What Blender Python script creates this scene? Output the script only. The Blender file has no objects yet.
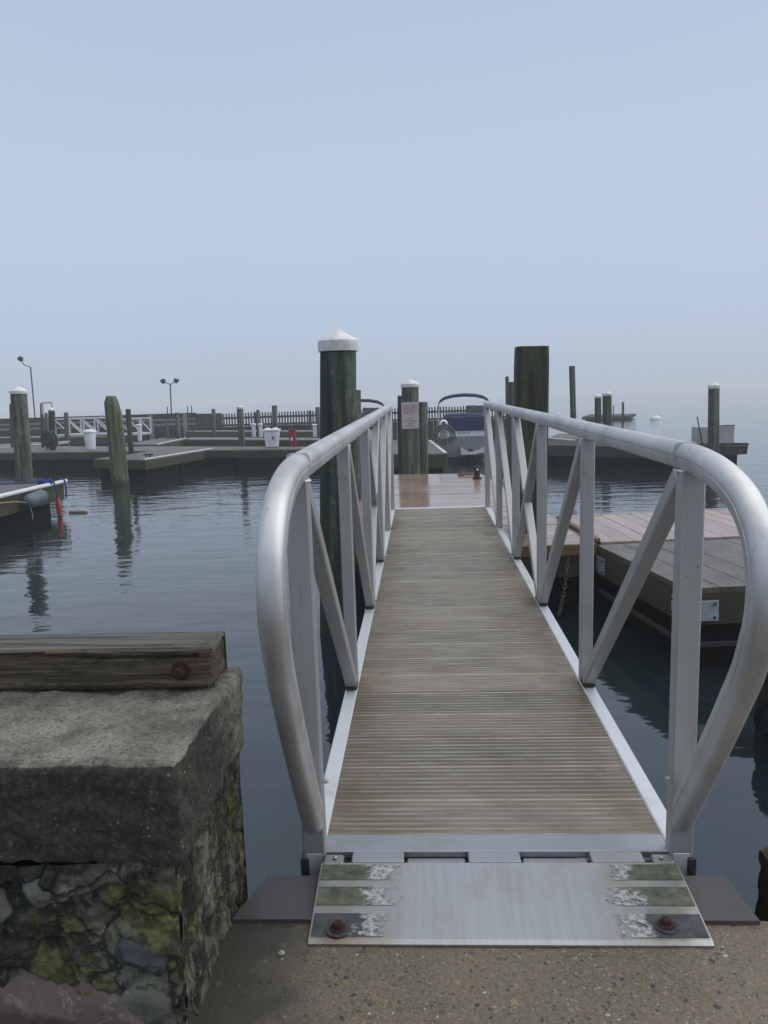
import bpy, math, random
from mathutils import Vector, Matrix, noise as mnoise

random.seed(7)
S = bpy.context.scene
COL = S.collection
RAD = math.radians

# ------------------------------------------------------------------ camera
F_PX, YAW, PITCH, ROLL = 768.0, RAD(2.968), RAD(8.46), RAD(-1.82)
CAM_P = Vector((-0.169, -0.015, 1.2))
_f = Vector((-math.sin(YAW) * math.cos(PITCH), math.cos(YAW) * math.cos(PITCH), -math.sin(PITCH)))
_r0 = Vector((math.cos(YAW), math.sin(YAW), 0.0))
_u0 = _r0.cross(_f)
_r = math.cos(ROLL) * _r0 + math.sin(ROLL) * _u0
_u = -math.sin(ROLL) * _r0 + math.cos(ROLL) * _u0
cam_d = bpy.data.cameras.new('camera')
cam = bpy.data.objects.new('camera', cam_d)
COL.objects.link(cam)
cam.matrix_world = Matrix(((_r.x, _u.x, -_f.x, CAM_P.x), (_r.y, _u.y, -_f.y, CAM_P.y), (_r.z, _u.z, -_f.z, CAM_P.z), (0, 0, 0, 1)))
cam_d.sensor_fit = 'VERTICAL'
cam_d.sensor_height = 36.0
cam_d.lens = F_PX / 1024.0 * 36.0
cam_d.clip_start = 0.05
cam_d.clip_end = 3000.0
S.camera = cam

# ------------------------------------------------------------------ world, sun, exposure
W = bpy.data.worlds.new('World')
S.world = W
W.use_nodes = True
wn, wl = W.node_tree.nodes, W.node_tree.links
wn.clear()
SUN_EL, SUN_ROT = RAD(42), RAD(78)
sky = wn.new('ShaderNodeTexSky')
sky.sky_type = 'NISHITA'
sky.sun_disc = False
sky.sun_elevation = SUN_EL
sky.sun_rotation = SUN_ROT
sky.dust_density = 3.0
sky_bg = wn.new('ShaderNodeBackground')
sky_bg.inputs['Strength'].default_value = 0.05
wl.new(sky.outputs[0], sky_bg.inputs['Color'])
# the overcast layer under that sky: brighter overhead, dimmer low down
tc = wn.new('ShaderNodeTexCoord')
sx = wn.new('ShaderNodeSeparateXYZ')
wl.new(tc.outputs['Generated'], sx.inputs[0])
ramp = wn.new('ShaderNodeValToRGB')
ramp.color_ramp.elements[0].position = 0.0
ramp.color_ramp.elements[0].color = (0.43, 0.515, 0.645, 1)
ramp.color_ramp.elements[1].position = 1.0
ramp.color_ramp.elements[1].color = (1.25, 1.24, 1.22, 1)
for pos_, col_ in ((0.07, (0.46, 0.55, 0.69, 1)), (0.18, (0.50, 0.585, 0.725, 1)), (0.28, (0.50, 0.585, 0.725, 1)), (0.47, (0.435, 0.53, 0.685, 1)), (0.70, (0.55, 0.64, 0.76, 1))):
    e = ramp.color_ramp.elements.new(pos_)
    e.color = col_
# uneven cloud base
cn = wn.new('ShaderNodeTexNoise')
cn.inputs['Scale'].default_value = 2.2
cn.inputs['Detail'].default_value = 5
wl.new(tc.outputs['Generated'], cn.inputs['Vector'])
cm = wn.new('ShaderNodeMath')
cm.operation = 'MULTIPLY_ADD'
cm.inputs[1].default_value = 0.10
wl.new(cn.outputs['Fac'], cm.inputs[0])
cz = wn.new('ShaderNodeMath')
cz.operation = 'SUBTRACT'
cz.inputs[1].default_value = 0.05
wl.new(sx.outputs['Z'], cz.inputs[0])
wl.new(cz.outputs[0], cm.inputs[2])
wl.new(cm.outputs[0], ramp.inputs[0])
ov_bg = wn.new('ShaderNodeBackground')
ov_bg.inputs['Strength'].default_value = 1.0
wl.new(ramp.outputs[0], ov_bg.inputs['Color'])
mx = wn.new('ShaderNodeMixShader')
mx.inputs[0].default_value = 0.88
wl.new(sky_bg.outputs[0], mx.inputs[1])
wl.new(ov_bg.outputs[0], mx.inputs[2])
wo = wn.new('ShaderNodeOutputWorld')
wl.new(mx.outputs[0], wo.inputs['Surface'])

sun_d = bpy.data.lights.new('sun', 'SUN')
sun_d.energy = 1.3
sun_d.angle = RAD(75)
sun_d.color = (1.0, 0.96, 0.9)
sun = bpy.data.objects.new('sun', sun_d)
COL.objects.link(sun)
sun.location = (0, 0, 30)
_sd = Vector((math.sin(SUN_ROT) * math.cos(SUN_EL), math.cos(SUN_ROT) * math.cos(SUN_EL), math.sin(SUN_EL)))
sun.rotation_euler = _sd.to_track_quat('Z', 'Y').to_euler()

S.view_settings.view_transform = 'Standard'
S.view_settings.look = 'None'
S.view_settings.gamma = 1.0
S.view_settings.exposure = 0.17
S.cycles.volume_bounces = 6
S.cycles.max_bounces = 8
S.cycles.use_denoising = True


# ------------------------------------------------------------------ helpers: points
def ray(px, py):
    return (px - 384.0) / F_PX * _r - (py - 512.0) / F_PX * _u + _f


def G(px, py, z=0.0):
    """point of the level plane z seen in that direction"""
    d = ray(px, py)
    return CAM_P + d * ((z - CAM_P.z) / d.z)


def D(px, py, y):
    """point of the upright plane y seen in that direction"""
    d = ray(px, py)
    return CAM_P + d * ((y - CAM_P.y) / d.y)


# ------------------------------------------------------------------ helpers: materials
def new_mat(name):
    m = bpy.data.materials.new(name)
    m.use_nodes = True
    nt = m.node_tree
    nt.nodes.clear()
    out = nt.nodes.new('ShaderNodeOutputMaterial')
    b = nt.nodes.new('ShaderNodeBsdfPrincipled')
    nt.links.new(b.outputs[0], out.inputs['Surface'])
    return m, nt, b


def N(nt, t, **kw):
    n = nt.nodes.new(t)
    for k, v in kw.items():
        setattr(n, k, v)
    return n


def coords(nt, scale=(1, 1, 1), kind='Object'):
    t = N(nt, 'ShaderNodeTexCoord')
    mp = N(nt, 'ShaderNodeMapping')
    mp.inputs['Scale'].default_value = scale
    nt.links.new(t.outputs[kind], mp.inputs['Vector'])
    return mp.outputs[0]


def noise(nt, vec, scale, detail=6, rough=0.6, dist=0.0):
    n = N(nt, 'ShaderNodeTexNoise')
    n.inputs['Scale'].default_value = scale
    n.inputs['Detail'].default_value = detail
    n.inputs['Roughness'].default_value = rough
    n.inputs['Distortion'].default_value = dist
    nt.links.new(vec, n.inputs['Vector'])
    return n.outputs['Fac']


def cramp(nt, fac, stops, interp='LINEAR'):
    r = N(nt, 'ShaderNodeValToRGB')
    r.color_ramp.interpolation = interp
    els = r.color_ramp.elements
    els[0].position, els[0].color = stops[0][0], (*stops[0][1], 1)
    els[1].position, els[1].color = stops[-1][0], (*stops[-1][1], 1)
    for p, c in stops[1:-1]:
        e = els.new(p)
        e.color = (*c, 1)
    nt.links.new(fac, r.inputs[0])
    return r.outputs[0]


def framp(nt, fac, a, b):
    r = N(nt, 'ShaderNodeMapRange')
    r.inputs['From Min'].default_value = a
    r.inputs['From Max'].default_value = b
    nt.links.new(fac, r.inputs['Value'])
    return r.outputs[0]


def mixc(nt, fac, a, b, blend='MIX'):
    m = N(nt, 'ShaderNodeMix', data_type='RGBA', blend_type=blend)
    if isinstance(fac, (int, float)):
        m.inputs[0].default_value = fac
    else:
        nt.links.new(fac, m.inputs[0])
    for i, v in ((6, a), (7, b)):
        if isinstance(v, tuple):
            m.inputs[i].default_value = (*v, 1)
        else:
            nt.links.new(v, m.inputs[i])
    return m.outputs[2]


def math_n(nt, op, a, b=None):
    m = N(nt, 'ShaderNodeMath', operation=op)
    for i, v in enumerate((a, b)):
        if v is None:
            continue
        if isinstance(v, (int, float)):
            m.inputs[i].default_value = v
        else:
            nt.links.new(v, m.inputs[i])
    return m.outputs[0]


def bump(nt, b, h, strength=0.3, dist=0.01):
    n = N(nt, 'ShaderNodeBump')
    n.inputs['Strength'].default_value = strength
    n.inputs['Distance'].default_value = dist
    nt.links.new(h, n.inputs['Height'])
    nt.links.new(n.outputs[0], b.inputs['Normal'])
    return n


def attr(nt, name):
    a = N(nt, 'ShaderNodeAttribute')
    a.attribute_name = name
    return a


def simple(name, c1, c2=None, scale=8.0, rough=0.6, metal=0.0, stretch=(1, 1, 1), bs=0.2, bd=0.004, detail=6, rvar=0.12, spec=0.5):
    m, nt, b = new_mat(name)
    v = coords(nt, stretch)
    f = noise(nt, v, scale, detail)
    if c2 is None:
        c2 = tuple(x * 0.75 for x in c1)
    nt.links.new(cramp(nt, f, [(0.3, c2), (0.7, c1)]), b.inputs['Base Color'])
    r = N(nt, 'ShaderNodeMapRange')
    r.inputs['To Min'].default_value = rough - rvar
    r.inputs['To Max'].default_value = rough + rvar
    nt.links.new(f, r.inputs['Value'])
    nt.links.new(r.outputs[0], b.inputs['Roughness'])
    b.inputs['Metallic'].default_value = metal
    b.inputs['Specular IOR Level'].default_value = spec
    if bs:
        bump(nt, b, noise(nt, v, scale * 3, 4), bs, bd)
    return m


def wood(name, light, dark, axis='z', scale=1.0, rough=0.75, green=None, gfrom=0.5, bs=0.5, rnd=True, wet=0.0, mottle=None):
    """weathered wood, grain along the axis, optional algae patches"""
    m, nt, b = new_mat(name)
    st = {'x': (1.2, 22, 22), 'y': (22, 1.2, 22), 'z': (22, 22, 1.0)}[axis]
    v = coords(nt, st)
    g = noise(nt, v, scale, 8, 0.65, 0.4)
    v2 = coords(nt, (1, 1, 1))
    big = noise(nt, v2, 2.2 * scale, 5)
    c = cramp(nt, g, [(0.3, dark), (0.52, tuple((a + q) / 2 for a, q in zip(light, dark))), (0.72, light)])
    c = mixc(nt, framp(nt, big, 0.35, 0.7), c, mixc(nt, 0.5, c, dark))
    if green:
        n3 = noise(nt, v2, 3.1 * scale, 7, 0.7)
        c = mixc(nt, framp(nt, n3, gfrom - 0.08, gfrom + 0.12), c, green)
    if mottle:
        nm = noise(nt, coords(nt, (1, 1, 0.55)), 26, 8, 0.78)
        c = mixc(nt, math_n(nt, 'MULTIPLY', framp(nt, nm, 0.53, 0.64), 0.75), c, mottle)
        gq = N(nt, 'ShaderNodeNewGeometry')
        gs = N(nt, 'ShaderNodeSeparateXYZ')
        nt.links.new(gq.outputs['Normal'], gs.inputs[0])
        shade_side = math_n(nt, 'ADD', gs.outputs[0], math_n(nt, 'MULTIPLY', math_n(nt, 'SUBTRACT', noise(nt, coords(nt, (5, 5, 0.8)), 1.0, 6, 0.7), 0.5), 0.9))
        c = mixc(nt, math_n(nt, 'MULTIPLY', framp(nt, shade_side, -0.30, -0.48), 0.75), c, tuple(x * 0.8 for x in dark))  # shade on the left-facing side, painted into the pile colour
        nd = noise(nt, coords(nt, (7, 7, 0.5)), 1.0, 7, 0.7)
        c = mixc(nt, math_n(nt, 'MULTIPLY', framp(nt, nd, 0.50, 0.60), 0.85), c, tuple(x * 0.5 for x in dark))
    if mottle:
        sz = N(nt, 'ShaderNodeSeparateXYZ')
        nt.links.new(v2, sz.inputs[0])
        zb = math_n(nt, 'ADD', sz.outputs[2], math_n(nt, 'MULTIPLY', math_n(nt, 'SUBTRACT', noise(nt, coords(nt, (9, 9, 1.5)), 1.0, 6, 0.7), 0.5), 0.5))
        c = mixc(nt, math_n(nt, 'MULTIPLY', framp(nt, zb, 0.17, 0.09), 0.85), c, (0.020, 0.022, 0.011))
    if rnd:
        a = attr(nt, 'rnd')
        r = N(nt, 'ShaderNodeMapRange')
        r.inputs['To Min'].default_value = 0.78
        r.inputs['To Max'].default_value = 1.12
        nt.links.new(a.outputs['Fac'], r.inputs['Value'])
        c = mixc(nt, 1.0, c, r.outputs[0], 'MULTIPLY')
    nt.links.new(c, b.inputs['Base Color'])
    if wet:
        rr = N(nt, 'ShaderNodeMapRange')
        rr.inputs['From Min'].default_value = 0.35
        rr.inputs['From Max'].default_value = 0.65
        rr.inputs['To Min'].default_value = wet
        rr.inputs['To Max'].default_value = rough
        nt.links.new(big, rr.inputs['Value'])
        nt.links.new(rr.outputs[0], b.inputs['Roughness'])
    else:
        b.inputs['Roughness'].default_value = rough
    bump(nt, b, g, bs, 0.006)
    return m


M = {}


def aluminium(name, base, dirt, dirt_amt=0.55, rough=0.36, metal=0.75, speck=True):
    m, nt, b = new_mat(name)
    v = coords(nt)
    n1 = noise(nt, v, 5, 7, 0.65)
    c = mixc(nt, framp(nt, n1, dirt_amt, dirt_amt + 0.25), base, dirt)
    if speck:
        n2 = noise(nt, v, 95, 3, 0.6)
        c = mixc(nt, framp(nt, n2, 0.66, 0.72), c, tuple(x * 0.45 for x in base))
        n4 = noise(nt, coords(nt, (60, 60, 4)), 1.0, 4, 0.6)
        c = mixc(nt, framp(nt, n4, 0.62, 0.9), c, tuple(x * 0.7 for x in dirt))
    nt.links.new(c, b.inputs['Base Color'])
    b.inputs['Metallic'].default_value = metal
    r = N(nt, 'ShaderNodeMapRange')
    r.inputs['To Min'].default_value = rough - 0.08
    r.inputs['To Max'].default_value = rough + 0.2
    nt.links.new(noise(nt, v, 14, 6), r.inputs['Value'])
    nt.links.new(r.outputs[0], b.inputs['Roughness'])
    bump(nt, b, noise(nt, v, 60, 4), 0.06, 0.002)
    return m


M['rail'] = aluminium('rail_aluminium', (0.58, 0.585, 0.59), (0.44, 0.435, 0.42), dirt_amt=0.42, rough=0.42, metal=0.78)
M['post'] = aluminium('post_aluminium', (0.41, 0.41, 0.415), (0.30, 0.29, 0.27), rough=0.45, metal=0.6)
M['chord'] = aluminium('chord_aluminium', (0.62, 0.64, 0.66), (0.45, 0.44, 0.42), rough=0.42, metal=0.4)
M['plate'] = aluminium('plate_aluminium', (0.37, 0.385, 0.41), (0.31, 0.28, 0.235), dirt_amt=0.52, rough=0.34, metal=0.75, speck=False)
M['dark_metal'] = simple('dark_bracket_metal', (0.07, 0.07, 0.07), (0.03, 0.03, 0.03), 20, 0.6, 0.4)
M['rust'] = simple('rusty_steel', (0.075, 0.028, 0.018), (0.025, 0.013, 0.010), 60, 0.8, 0.3, bs=0.6)
M['rust_plate'] = simple('painted_rust_plate', (0.075, 0.058, 0.062), (0.05, 0.04, 0.045), 9, 0.5, 0.0, bs=0.25)
M['rubber'] = simple('black_rubber', (0.012, 0.012, 0.013), None, 20, 0.7)
M['galv'] = aluminium('galvanised_steel', (0.42, 0.46, 0.50), (0.25, 0.28, 0.31), dirt_amt=0.45, rough=0.5, metal=0.5)
M['white_plastic'] = simple('white_plastic', (0.74, 0.76, 0.78), (0.62, 0.64, 0.66), 6, 0.45, bs=0.05)
M['white_cap'] = simple('white_pile_cap', (0.80, 0.81, 0.82), (0.46, 0.46, 0.44), 11, 0.5, bs=0.05)
M['black_float'] = simple('black_dock_float', (0.006, 0.007, 0.008), (0.004, 0.004, 0.005), 5, 0.85, spec=0.15)
M['pale_trim'] = simple('pale_edge_trim', (0.72, 0.74, 0.75), (0.48, 0.49, 0.49), 10, 0.5)
M['far_wood'] = wood('grey_dock_timber', (0.20, 0.185, 0.17), (0.07, 0.064, 0.058), 'x', 1.0, 0.6)
M['far_fascia'] = wood('green_stained_fascia', (0.085, 0.075, 0.045), (0.022, 0.02, 0.013), 'x', 1.0, 0.85, (0.05, 0.056, 0.02), 0.5)
M['pier_wood'] = wood('dark_pier_timber', (0.055, 0.052, 0.05), (0.025, 0.025, 0.025), 'x', 1.0, 0.9)
M['rail_grey'] = wood('grey_rail_timber', (0.36, 0.355, 0.345), (0.18, 0.175, 0.17), 'x', 1.0, 0.9)
M['picket'] = wood('weathered_pickets', (0.085, 0.085, 0.088), (0.045, 0.045, 0.047), 'z', 1.0, 0.9)
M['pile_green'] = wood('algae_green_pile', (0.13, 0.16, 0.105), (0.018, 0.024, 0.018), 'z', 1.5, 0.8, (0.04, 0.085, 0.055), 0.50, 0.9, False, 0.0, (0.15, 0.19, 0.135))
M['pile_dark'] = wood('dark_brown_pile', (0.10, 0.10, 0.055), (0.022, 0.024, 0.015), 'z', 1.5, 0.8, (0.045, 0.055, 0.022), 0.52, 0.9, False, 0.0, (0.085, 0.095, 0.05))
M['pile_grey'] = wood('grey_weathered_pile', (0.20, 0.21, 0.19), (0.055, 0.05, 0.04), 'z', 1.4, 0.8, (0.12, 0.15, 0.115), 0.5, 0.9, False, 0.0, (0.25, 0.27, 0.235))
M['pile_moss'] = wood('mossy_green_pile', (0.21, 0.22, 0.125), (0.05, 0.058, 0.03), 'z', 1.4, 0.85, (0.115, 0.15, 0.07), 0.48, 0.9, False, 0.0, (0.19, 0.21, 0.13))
M['composite'] = wood('wet_brown_decking', (0.40, 0.30, 0.25), (0.25, 0.165, 0.125), 'x', 0.6, 0.24, None, 0.5, 0.08, True, 0.07)
M['composite_dry'] = wood('pinkish_decking', (0.45, 0.35, 0.32), (0.31, 0.225, 0.20), 'y', 0.6, 0.42, None, 0.5, 0.10, True, 0.25)
M['grey_deck'] = wood('grey_dock_planks', (0.20, 0.178, 0.155), (0.07, 0.056, 0.044), 'y', 1.4, 0.5, (0.10, 0.085, 0.068), 0.55, 0.4, True, 0.34)
M['ochre'] = wood('ochre_trim_timber', (0.24, 0.14, 0.045), (0.09, 0.05, 0.02), 'x', 0.8, 0.5)
M['brown_fascia'] = wood('wet_brown_fascia', (0.085, 0.068, 0.04), (0.028, 0.022, 0.014), 'x', 0.8, 0.65, (0.05, 0.05, 0.02), 0.52)
M['blue_canvas'] = simple('navy_canvas', (0.013, 0.034, 0.115), (0.009, 0.022, 0.075), 6, 0.8)
M['black_canvas'] = simple('black_canvas', (0.014, 0.016, 0.022), None, 6, 0.8)
M['gel_white'] = simple('white_gelcoat', (0.72, 0.74, 0.76), (0.62, 0.64, 0.66), 3, 0.25, bs=0)
M['hull_grey'] = simple('grey_transom_paint', (0.24, 0.25, 0.27), (0.17, 0.18, 0.19), 4, 0.35, bs=0)
M['bottom_blue'] = simple('dark_blue_bottom_paint', (0.008, 0.014, 0.05), None, 5, 0.6)
M['steel'] = simple('polished_steel', (0.6, 0.62, 0.64), None, 5, 0.25, 1.0, bs=0)
M['tinted'] = simple('tinted_windscreen', (0.16, 0.24, 0.25), None, 4, 0.12, bs=0)
M['hose_green'] = simple('green_hose', (0.008, 0.075, 0.055), (0.005, 0.04, 0.03), 20, 0.5)
M['hose_grey'] = simple('grey_hose', (0.10, 0.12, 0.12), None, 20, 0.5)
M['red'] = simple('red_paint', (0.27, 0.016, 0.026), (0.17, 0.010, 0.016), 10, 0.45, bs=0.05)
M['orange_red'] = simple('orange_red_plastic', (0.50, 0.045, 0.03), None, 10, 0.5, bs=0.05)
M['blue_rope'] = simple('blue_rope', (0.02, 0.06, 0.28), (0.012, 0.035, 0.16), 60, 0.8)
M['tan_rope'] = simple('tan_rope', (0.33, 0.27, 0.19), None, 60, 0.85)
M['fender'] = simple('grey_blue_fender_vinyl', (0.11, 0.135, 0.17), (0.07, 0.088, 0.11), 9, 0.5)
M['sign_face'] = simple('pale_sign_face', (0.50, 0.47, 0.48), (0.42, 0.39, 0.40), 6, 0.5, bs=0.0)
M['sign_red'] = simple('red_sign_print', (0.42, 0.05, 0.08), None, 30, 0.6, bs=0)
M['crate'] = simple('pale_grey_box_plastic', (0.42, 0.41, 0.42), (0.33, 0.32, 0.33), 4, 0.6)
M['black_steel'] = simple('black_lamp_steel', (0.02, 0.02, 0.022), None, 8, 0.6)


def deck_material():
    """ribbed aluminium planks dulled by brown grime, a little different from plank to plank"""
    m, nt, b = new_mat('grimy_ribbed_aluminium')
    v = coords(nt)
    n1 = noise(nt, v, 2.6, 7, 0.65)
    n2 = noise(nt, coords(nt, (2.2, 40, 1)), 1.0, 5, 0.6)
    base = mixc(nt, framp(nt, n1, 0.35, 0.68), (0.285, 0.236, 0.174), (0.140, 0.106, 0.067))
    base = mixc(nt, framp(nt, n2, 0.45, 0.8), base, (0.20, 0.165, 0.12))
    a = attr(nt, 'rnd')
    r = N(nt, 'ShaderNodeMapRange')
    r.inputs['To Min'].default_value = 0.72
    r.inputs['To Max'].default_value = 1.22
    nt.links.new(a.outputs['Fac'], r.inputs['Value'])
    base = mixc(nt, 1.0, base, r.outputs[0], 'MULTIPLY')
    # grime packed in the grooves
    g = attr(nt, 'groove')
    bright = mixc(nt, framp(nt, noise(nt, coords(nt, (5, 30, 1)), 1.0, 4), 0.35, 0.65), (0.47, 0.45, 0.41), (0.28, 0.25, 0.21))
    base = mixc(nt, g.outputs['Fac'], bright, base)
    # rust-brown stains near the sides
    sp = N(nt, 'ShaderNodeSeparateXYZ')
    nt.links.new(v, sp.inputs[0])
    ax = math_n(nt, 'ABSOLUTE', sp.outputs[0])
    edge = math_n(nt, 'MULTIPLY', framp(nt, ax, 0.30, 0.47), framp(nt, noise(nt, v, 6, 6), 0.35, 0.7))
    base = mixc(nt, math_n(nt, 'MULTIPLY', edge, 0.9), base, (0.13, 0.088, 0.048))
    nt.links.new(base, b.inputs['Base Color'])
    b.inputs['Metallic'].default_value = 0.35
    rr = N(nt, 'ShaderNodeMapRange')
    rr.inputs['From Min'].default_value = 0.3
    rr.inputs['From Max'].default_value = 0.7
    rr.inputs['To Min'].default_value = 0.24
    rr.inputs['To Max'].default_value = 0.52
    nt.links.new(noise(nt, v, 3.4, 5), rr.inputs['Value'])
    nt.links.new(rr.outputs[0], b.inputs['Roughness'])
    bump(nt, b, noise(nt, v, 90, 4), 0.12, 0.002)
    return m


M['deck'] = deck_material()
M['grime'] = simple('brown_black_grime', (0.06, 0.048, 0.03), (0.015, 0.012, 0.009), 40, 0.85)


def grip_material():
    """olive grit strips, scuffed through to bright metal towards the middle of the plate"""
    m, nt, b = new_mat('worn_grit_strip')
    v = coords(nt)
    sp = N(nt, 'ShaderNodeSeparateXYZ')
    nt.links.new(v, sp.inputs[0])
    ax = math_n(nt, 'ABSOLUTE', sp.outputs[0])
    wear = framp(nt, ax, 0.40, 0.215)            # 0 at the outer end, 1 at the inner end
    n = noise(nt, coords(nt, (1, 1.6, 1)), 48, 7, 0.72, 0.6)
    lumps = noise(nt, v, 11, 5, 0.65)
    t = math_n(nt, 'ADD', math_n(nt, 'MULTIPLY', wear, 0.62), math_n(nt, 'ADD', math_n(nt, 'MULTIPLY', n, 0.62), math_n(nt, 'MULTIPLY', lumps, 0.62)))
    chalk = framp(nt, t, 0.84, 0.92)              # scuffed to a chalky white
    gone = framp(nt, t, 1.00, 1.08)               # worn right off the plate
    n2 = noise(nt, v, 34, 6)
    grit = cramp(nt, n2, [(0.3, (0.04, 0.045, 0.036)), (0.55, (0.10, 0.11, 0.075)), (0.75, (0.16, 0.165, 0.125))])
    sp2 = N(nt, 'ShaderNodeMapRange')
    sp2.inputs['From Min'].default_value = -0.165
    sp2.inputs['From Max'].default_value = -0.185
    nt.links.new(sp.outputs[1], sp2.inputs['Value'])
    grit = mixc(nt, sp2.outputs[0], grit, cramp(nt, n2, [(0.3, (0.03, 0.032, 0.034)), (0.75, (0.085, 0.09, 0.092))]))
    c = mixc(nt, chalk, grit, mixc(nt, framp(nt, noise(nt, v, 75, 6, 0.7), 0.42, 0.62), (0.44, 0.45, 0.45), (0.16, 0.165, 0.155)))
    nt.links.new(c, b.inputs['Base Color'])
    b.inputs['Roughness'].default_value = 0.85
    bump(nt, b, noise(nt, v, 300, 3), 0.3, 0.001)
    tr = N(nt, 'ShaderNodeBsdfTransparent')
    ms = N(nt, 'ShaderNodeMixShader')
    nt.links.new(gone, ms.inputs[0])
    nt.links.new(b.outputs[0], ms.inputs[1])
    nt.links.new(tr.outputs[0], ms.inputs[2])
    out = [q for q in nt.nodes if q.type == 'OUTPUT_MATERIAL'][0]
    nt.links.new(ms.outputs[0], out.inputs['Surface'])
    return m


M['grip'] = grip_material()


def boarding_plate_material():
    m = M['plate'].copy()
    m.name = 'streaked_plate_aluminium'
    nt = m.node_tree
    b = [q for q in nt.nodes if q.type == 'BSDF_PRINCIPLED'][0]
    src = b.inputs['Base Color'].links[0].from_socket
    v = coords(nt)
    st = noise(nt, coords(nt, (70, 3, 1)), 1.0, 6, 0.7)
    c = mixc(nt, math_n(nt, 'MULTIPLY', framp(nt, st, 0.45, 0.75), 0.45), src, (0.24, 0.24, 0.245))
    for bx, by in ((-0.392, -0.235), (0.368, -0.221)):
        d = N(nt, 'ShaderNodeVectorMath', operation='DISTANCE')
        d.inputs[1].default_value = (bx, by, -0.02)
        nt.links.new(v, d.inputs[0])
        k = framp(nt, math_n(nt, 'ADD', d.outputs['Value'], math_n(nt, 'MULTIPLY', noise(nt, v, 30, 6, 0.7), 0.07)), 0.10, 0.055)
        c = mixc(nt, math_n(nt, 'MULTIPLY', k, 0.75), c, (0.10, 0.055, 0.03))
    sp = N(nt, 'ShaderNodeSeparateXYZ')
    nt.links.new(v, sp.inputs[0])
    ax = math_n(nt, 'ABSOLUTE', sp.outputs[0])
    k = math_n(nt, 'MULTIPLY', framp(nt, ax, 0.20, 0.34), framp(nt, noise(nt, v, 9, 7, 0.7), 0.35, 0.65))
    c = mixc(nt, math_n(nt, 'MULTIPLY', k, 0.75), c, (0.27, 0.225, 0.16))
    sc = noise(nt, coords(nt, (8, 90, 1)), 1.0, 7, 0.8, 0.8)
    c = mixc(nt, math_n(nt, 'MULTIPLY', framp(nt, sc, 0.66, 0.70), 0.6), c, (0.58, 0.59, 0.60))
    nt.links.new(c, b.inputs['Base Color'])
    return m


M['boarding'] = boarding_plate_material()


def aggregate_material():
    """worn concrete with small stones showing"""
    m, nt, b = new_mat('exposed_aggregate_concrete')
    v = coords(nt)
    n1 = noise(nt, v, 3.5, 7, 0.65)
    c = mixc(nt, framp(nt, n1, 0.35, 0.7), (0.135, 0.105, 0.070), (0.070, 0.058, 0.042))
    n2 = noise(nt, v, 120, 5, 0.7)
    c = mixc(nt, framp(nt, n2, 0.40, 0.62), c, (0.175, 0.145, 0.10))
    nz = N(nt, 'ShaderNodeTexNoise')
    nz.inputs['Scale'].default_value = 60
    nt.links.new(v, nz.inputs['Vector'])
    vs = N(nt, 'ShaderNodeVectorMath', operation='SCALE')
    vs.inputs[3].default_value = 0.012
    nt.links.new(nz.outputs['Color'], vs.inputs[0])
    vd = N(nt, 'ShaderNodeVectorMath', operation='ADD')
    nt.links.new(v, vd.inputs[0])
    nt.links.new(vs.outputs[0], vd.inputs[1])
    insides = []
    for sc_, lo_, big_, op_ in ((190, 0.2, 0.52, 0.75), (98, 0.30, 0.46, 0.8), (54, 0.46, 0.40, 0.9)):
        vo = N(nt, 'ShaderNodeTexVoronoi')
        vo.inputs['Scale'].default_value = sc_
        nt.links.new(vd.outputs[0], vo.inputs['Vector'])
        sc = N(nt, 'ShaderNodeSeparateColor')
        nt.links.new(vo.outputs['Color'], sc.inputs[0])
        size = N(nt, 'ShaderNodeMapRange')
        size.inputs['From Min'].default_value = lo_
        size.inputs['To Min'].default_value = 0.0
        size.inputs['To Max'].default_value = big_
        nt.links.new(sc.outputs[0], size.inputs['Value'])
        inside = math_n(nt, 'LESS_THAN', vo.outputs['Distance'], size.outputs[0])
        stone = cramp(nt, sc.outputs[1], [(0.0, (0.022, 0.025, 0.032)), (0.26, (0.07, 0.068, 0.066)), (0.40, (0.20, 0.155, 0.10)), (0.60, (0.27, 0.19, 0.105)), (0.78, (0.12, 0.10, 0.075)), (0.91, (0.19, 0.10, 0.06)), (0.955, (0.40, 0.38, 0.33))], 'CONSTANT')
        c = mixc(nt, math_n(nt, 'MULTIPLY', inside, op_), c, stone)
        insides.append(inside)
    inside = math_n(nt, 'ADD', insides[0], math_n(nt, 'ADD', insides[1], insides[2]))
    # dark moss and dirt gathered beside the wall (to the left)
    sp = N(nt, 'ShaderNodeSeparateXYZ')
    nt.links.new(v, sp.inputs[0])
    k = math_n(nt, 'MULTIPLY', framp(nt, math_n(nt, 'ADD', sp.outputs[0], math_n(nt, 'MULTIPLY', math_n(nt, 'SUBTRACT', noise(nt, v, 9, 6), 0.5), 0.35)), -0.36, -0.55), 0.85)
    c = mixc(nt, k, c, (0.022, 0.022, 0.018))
    nt.links.new(c, b.inputs['Base Color'])
    b.inputs['Roughness'].default_value = 0.62
    h = math_n(nt, 'ADD', math_n(nt, 'MULTIPLY', inside, 0.5), n2)
    bump(nt, b, h, 0.5, 0.004)
    return m


M['ground'] = aggregate_material()


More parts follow.
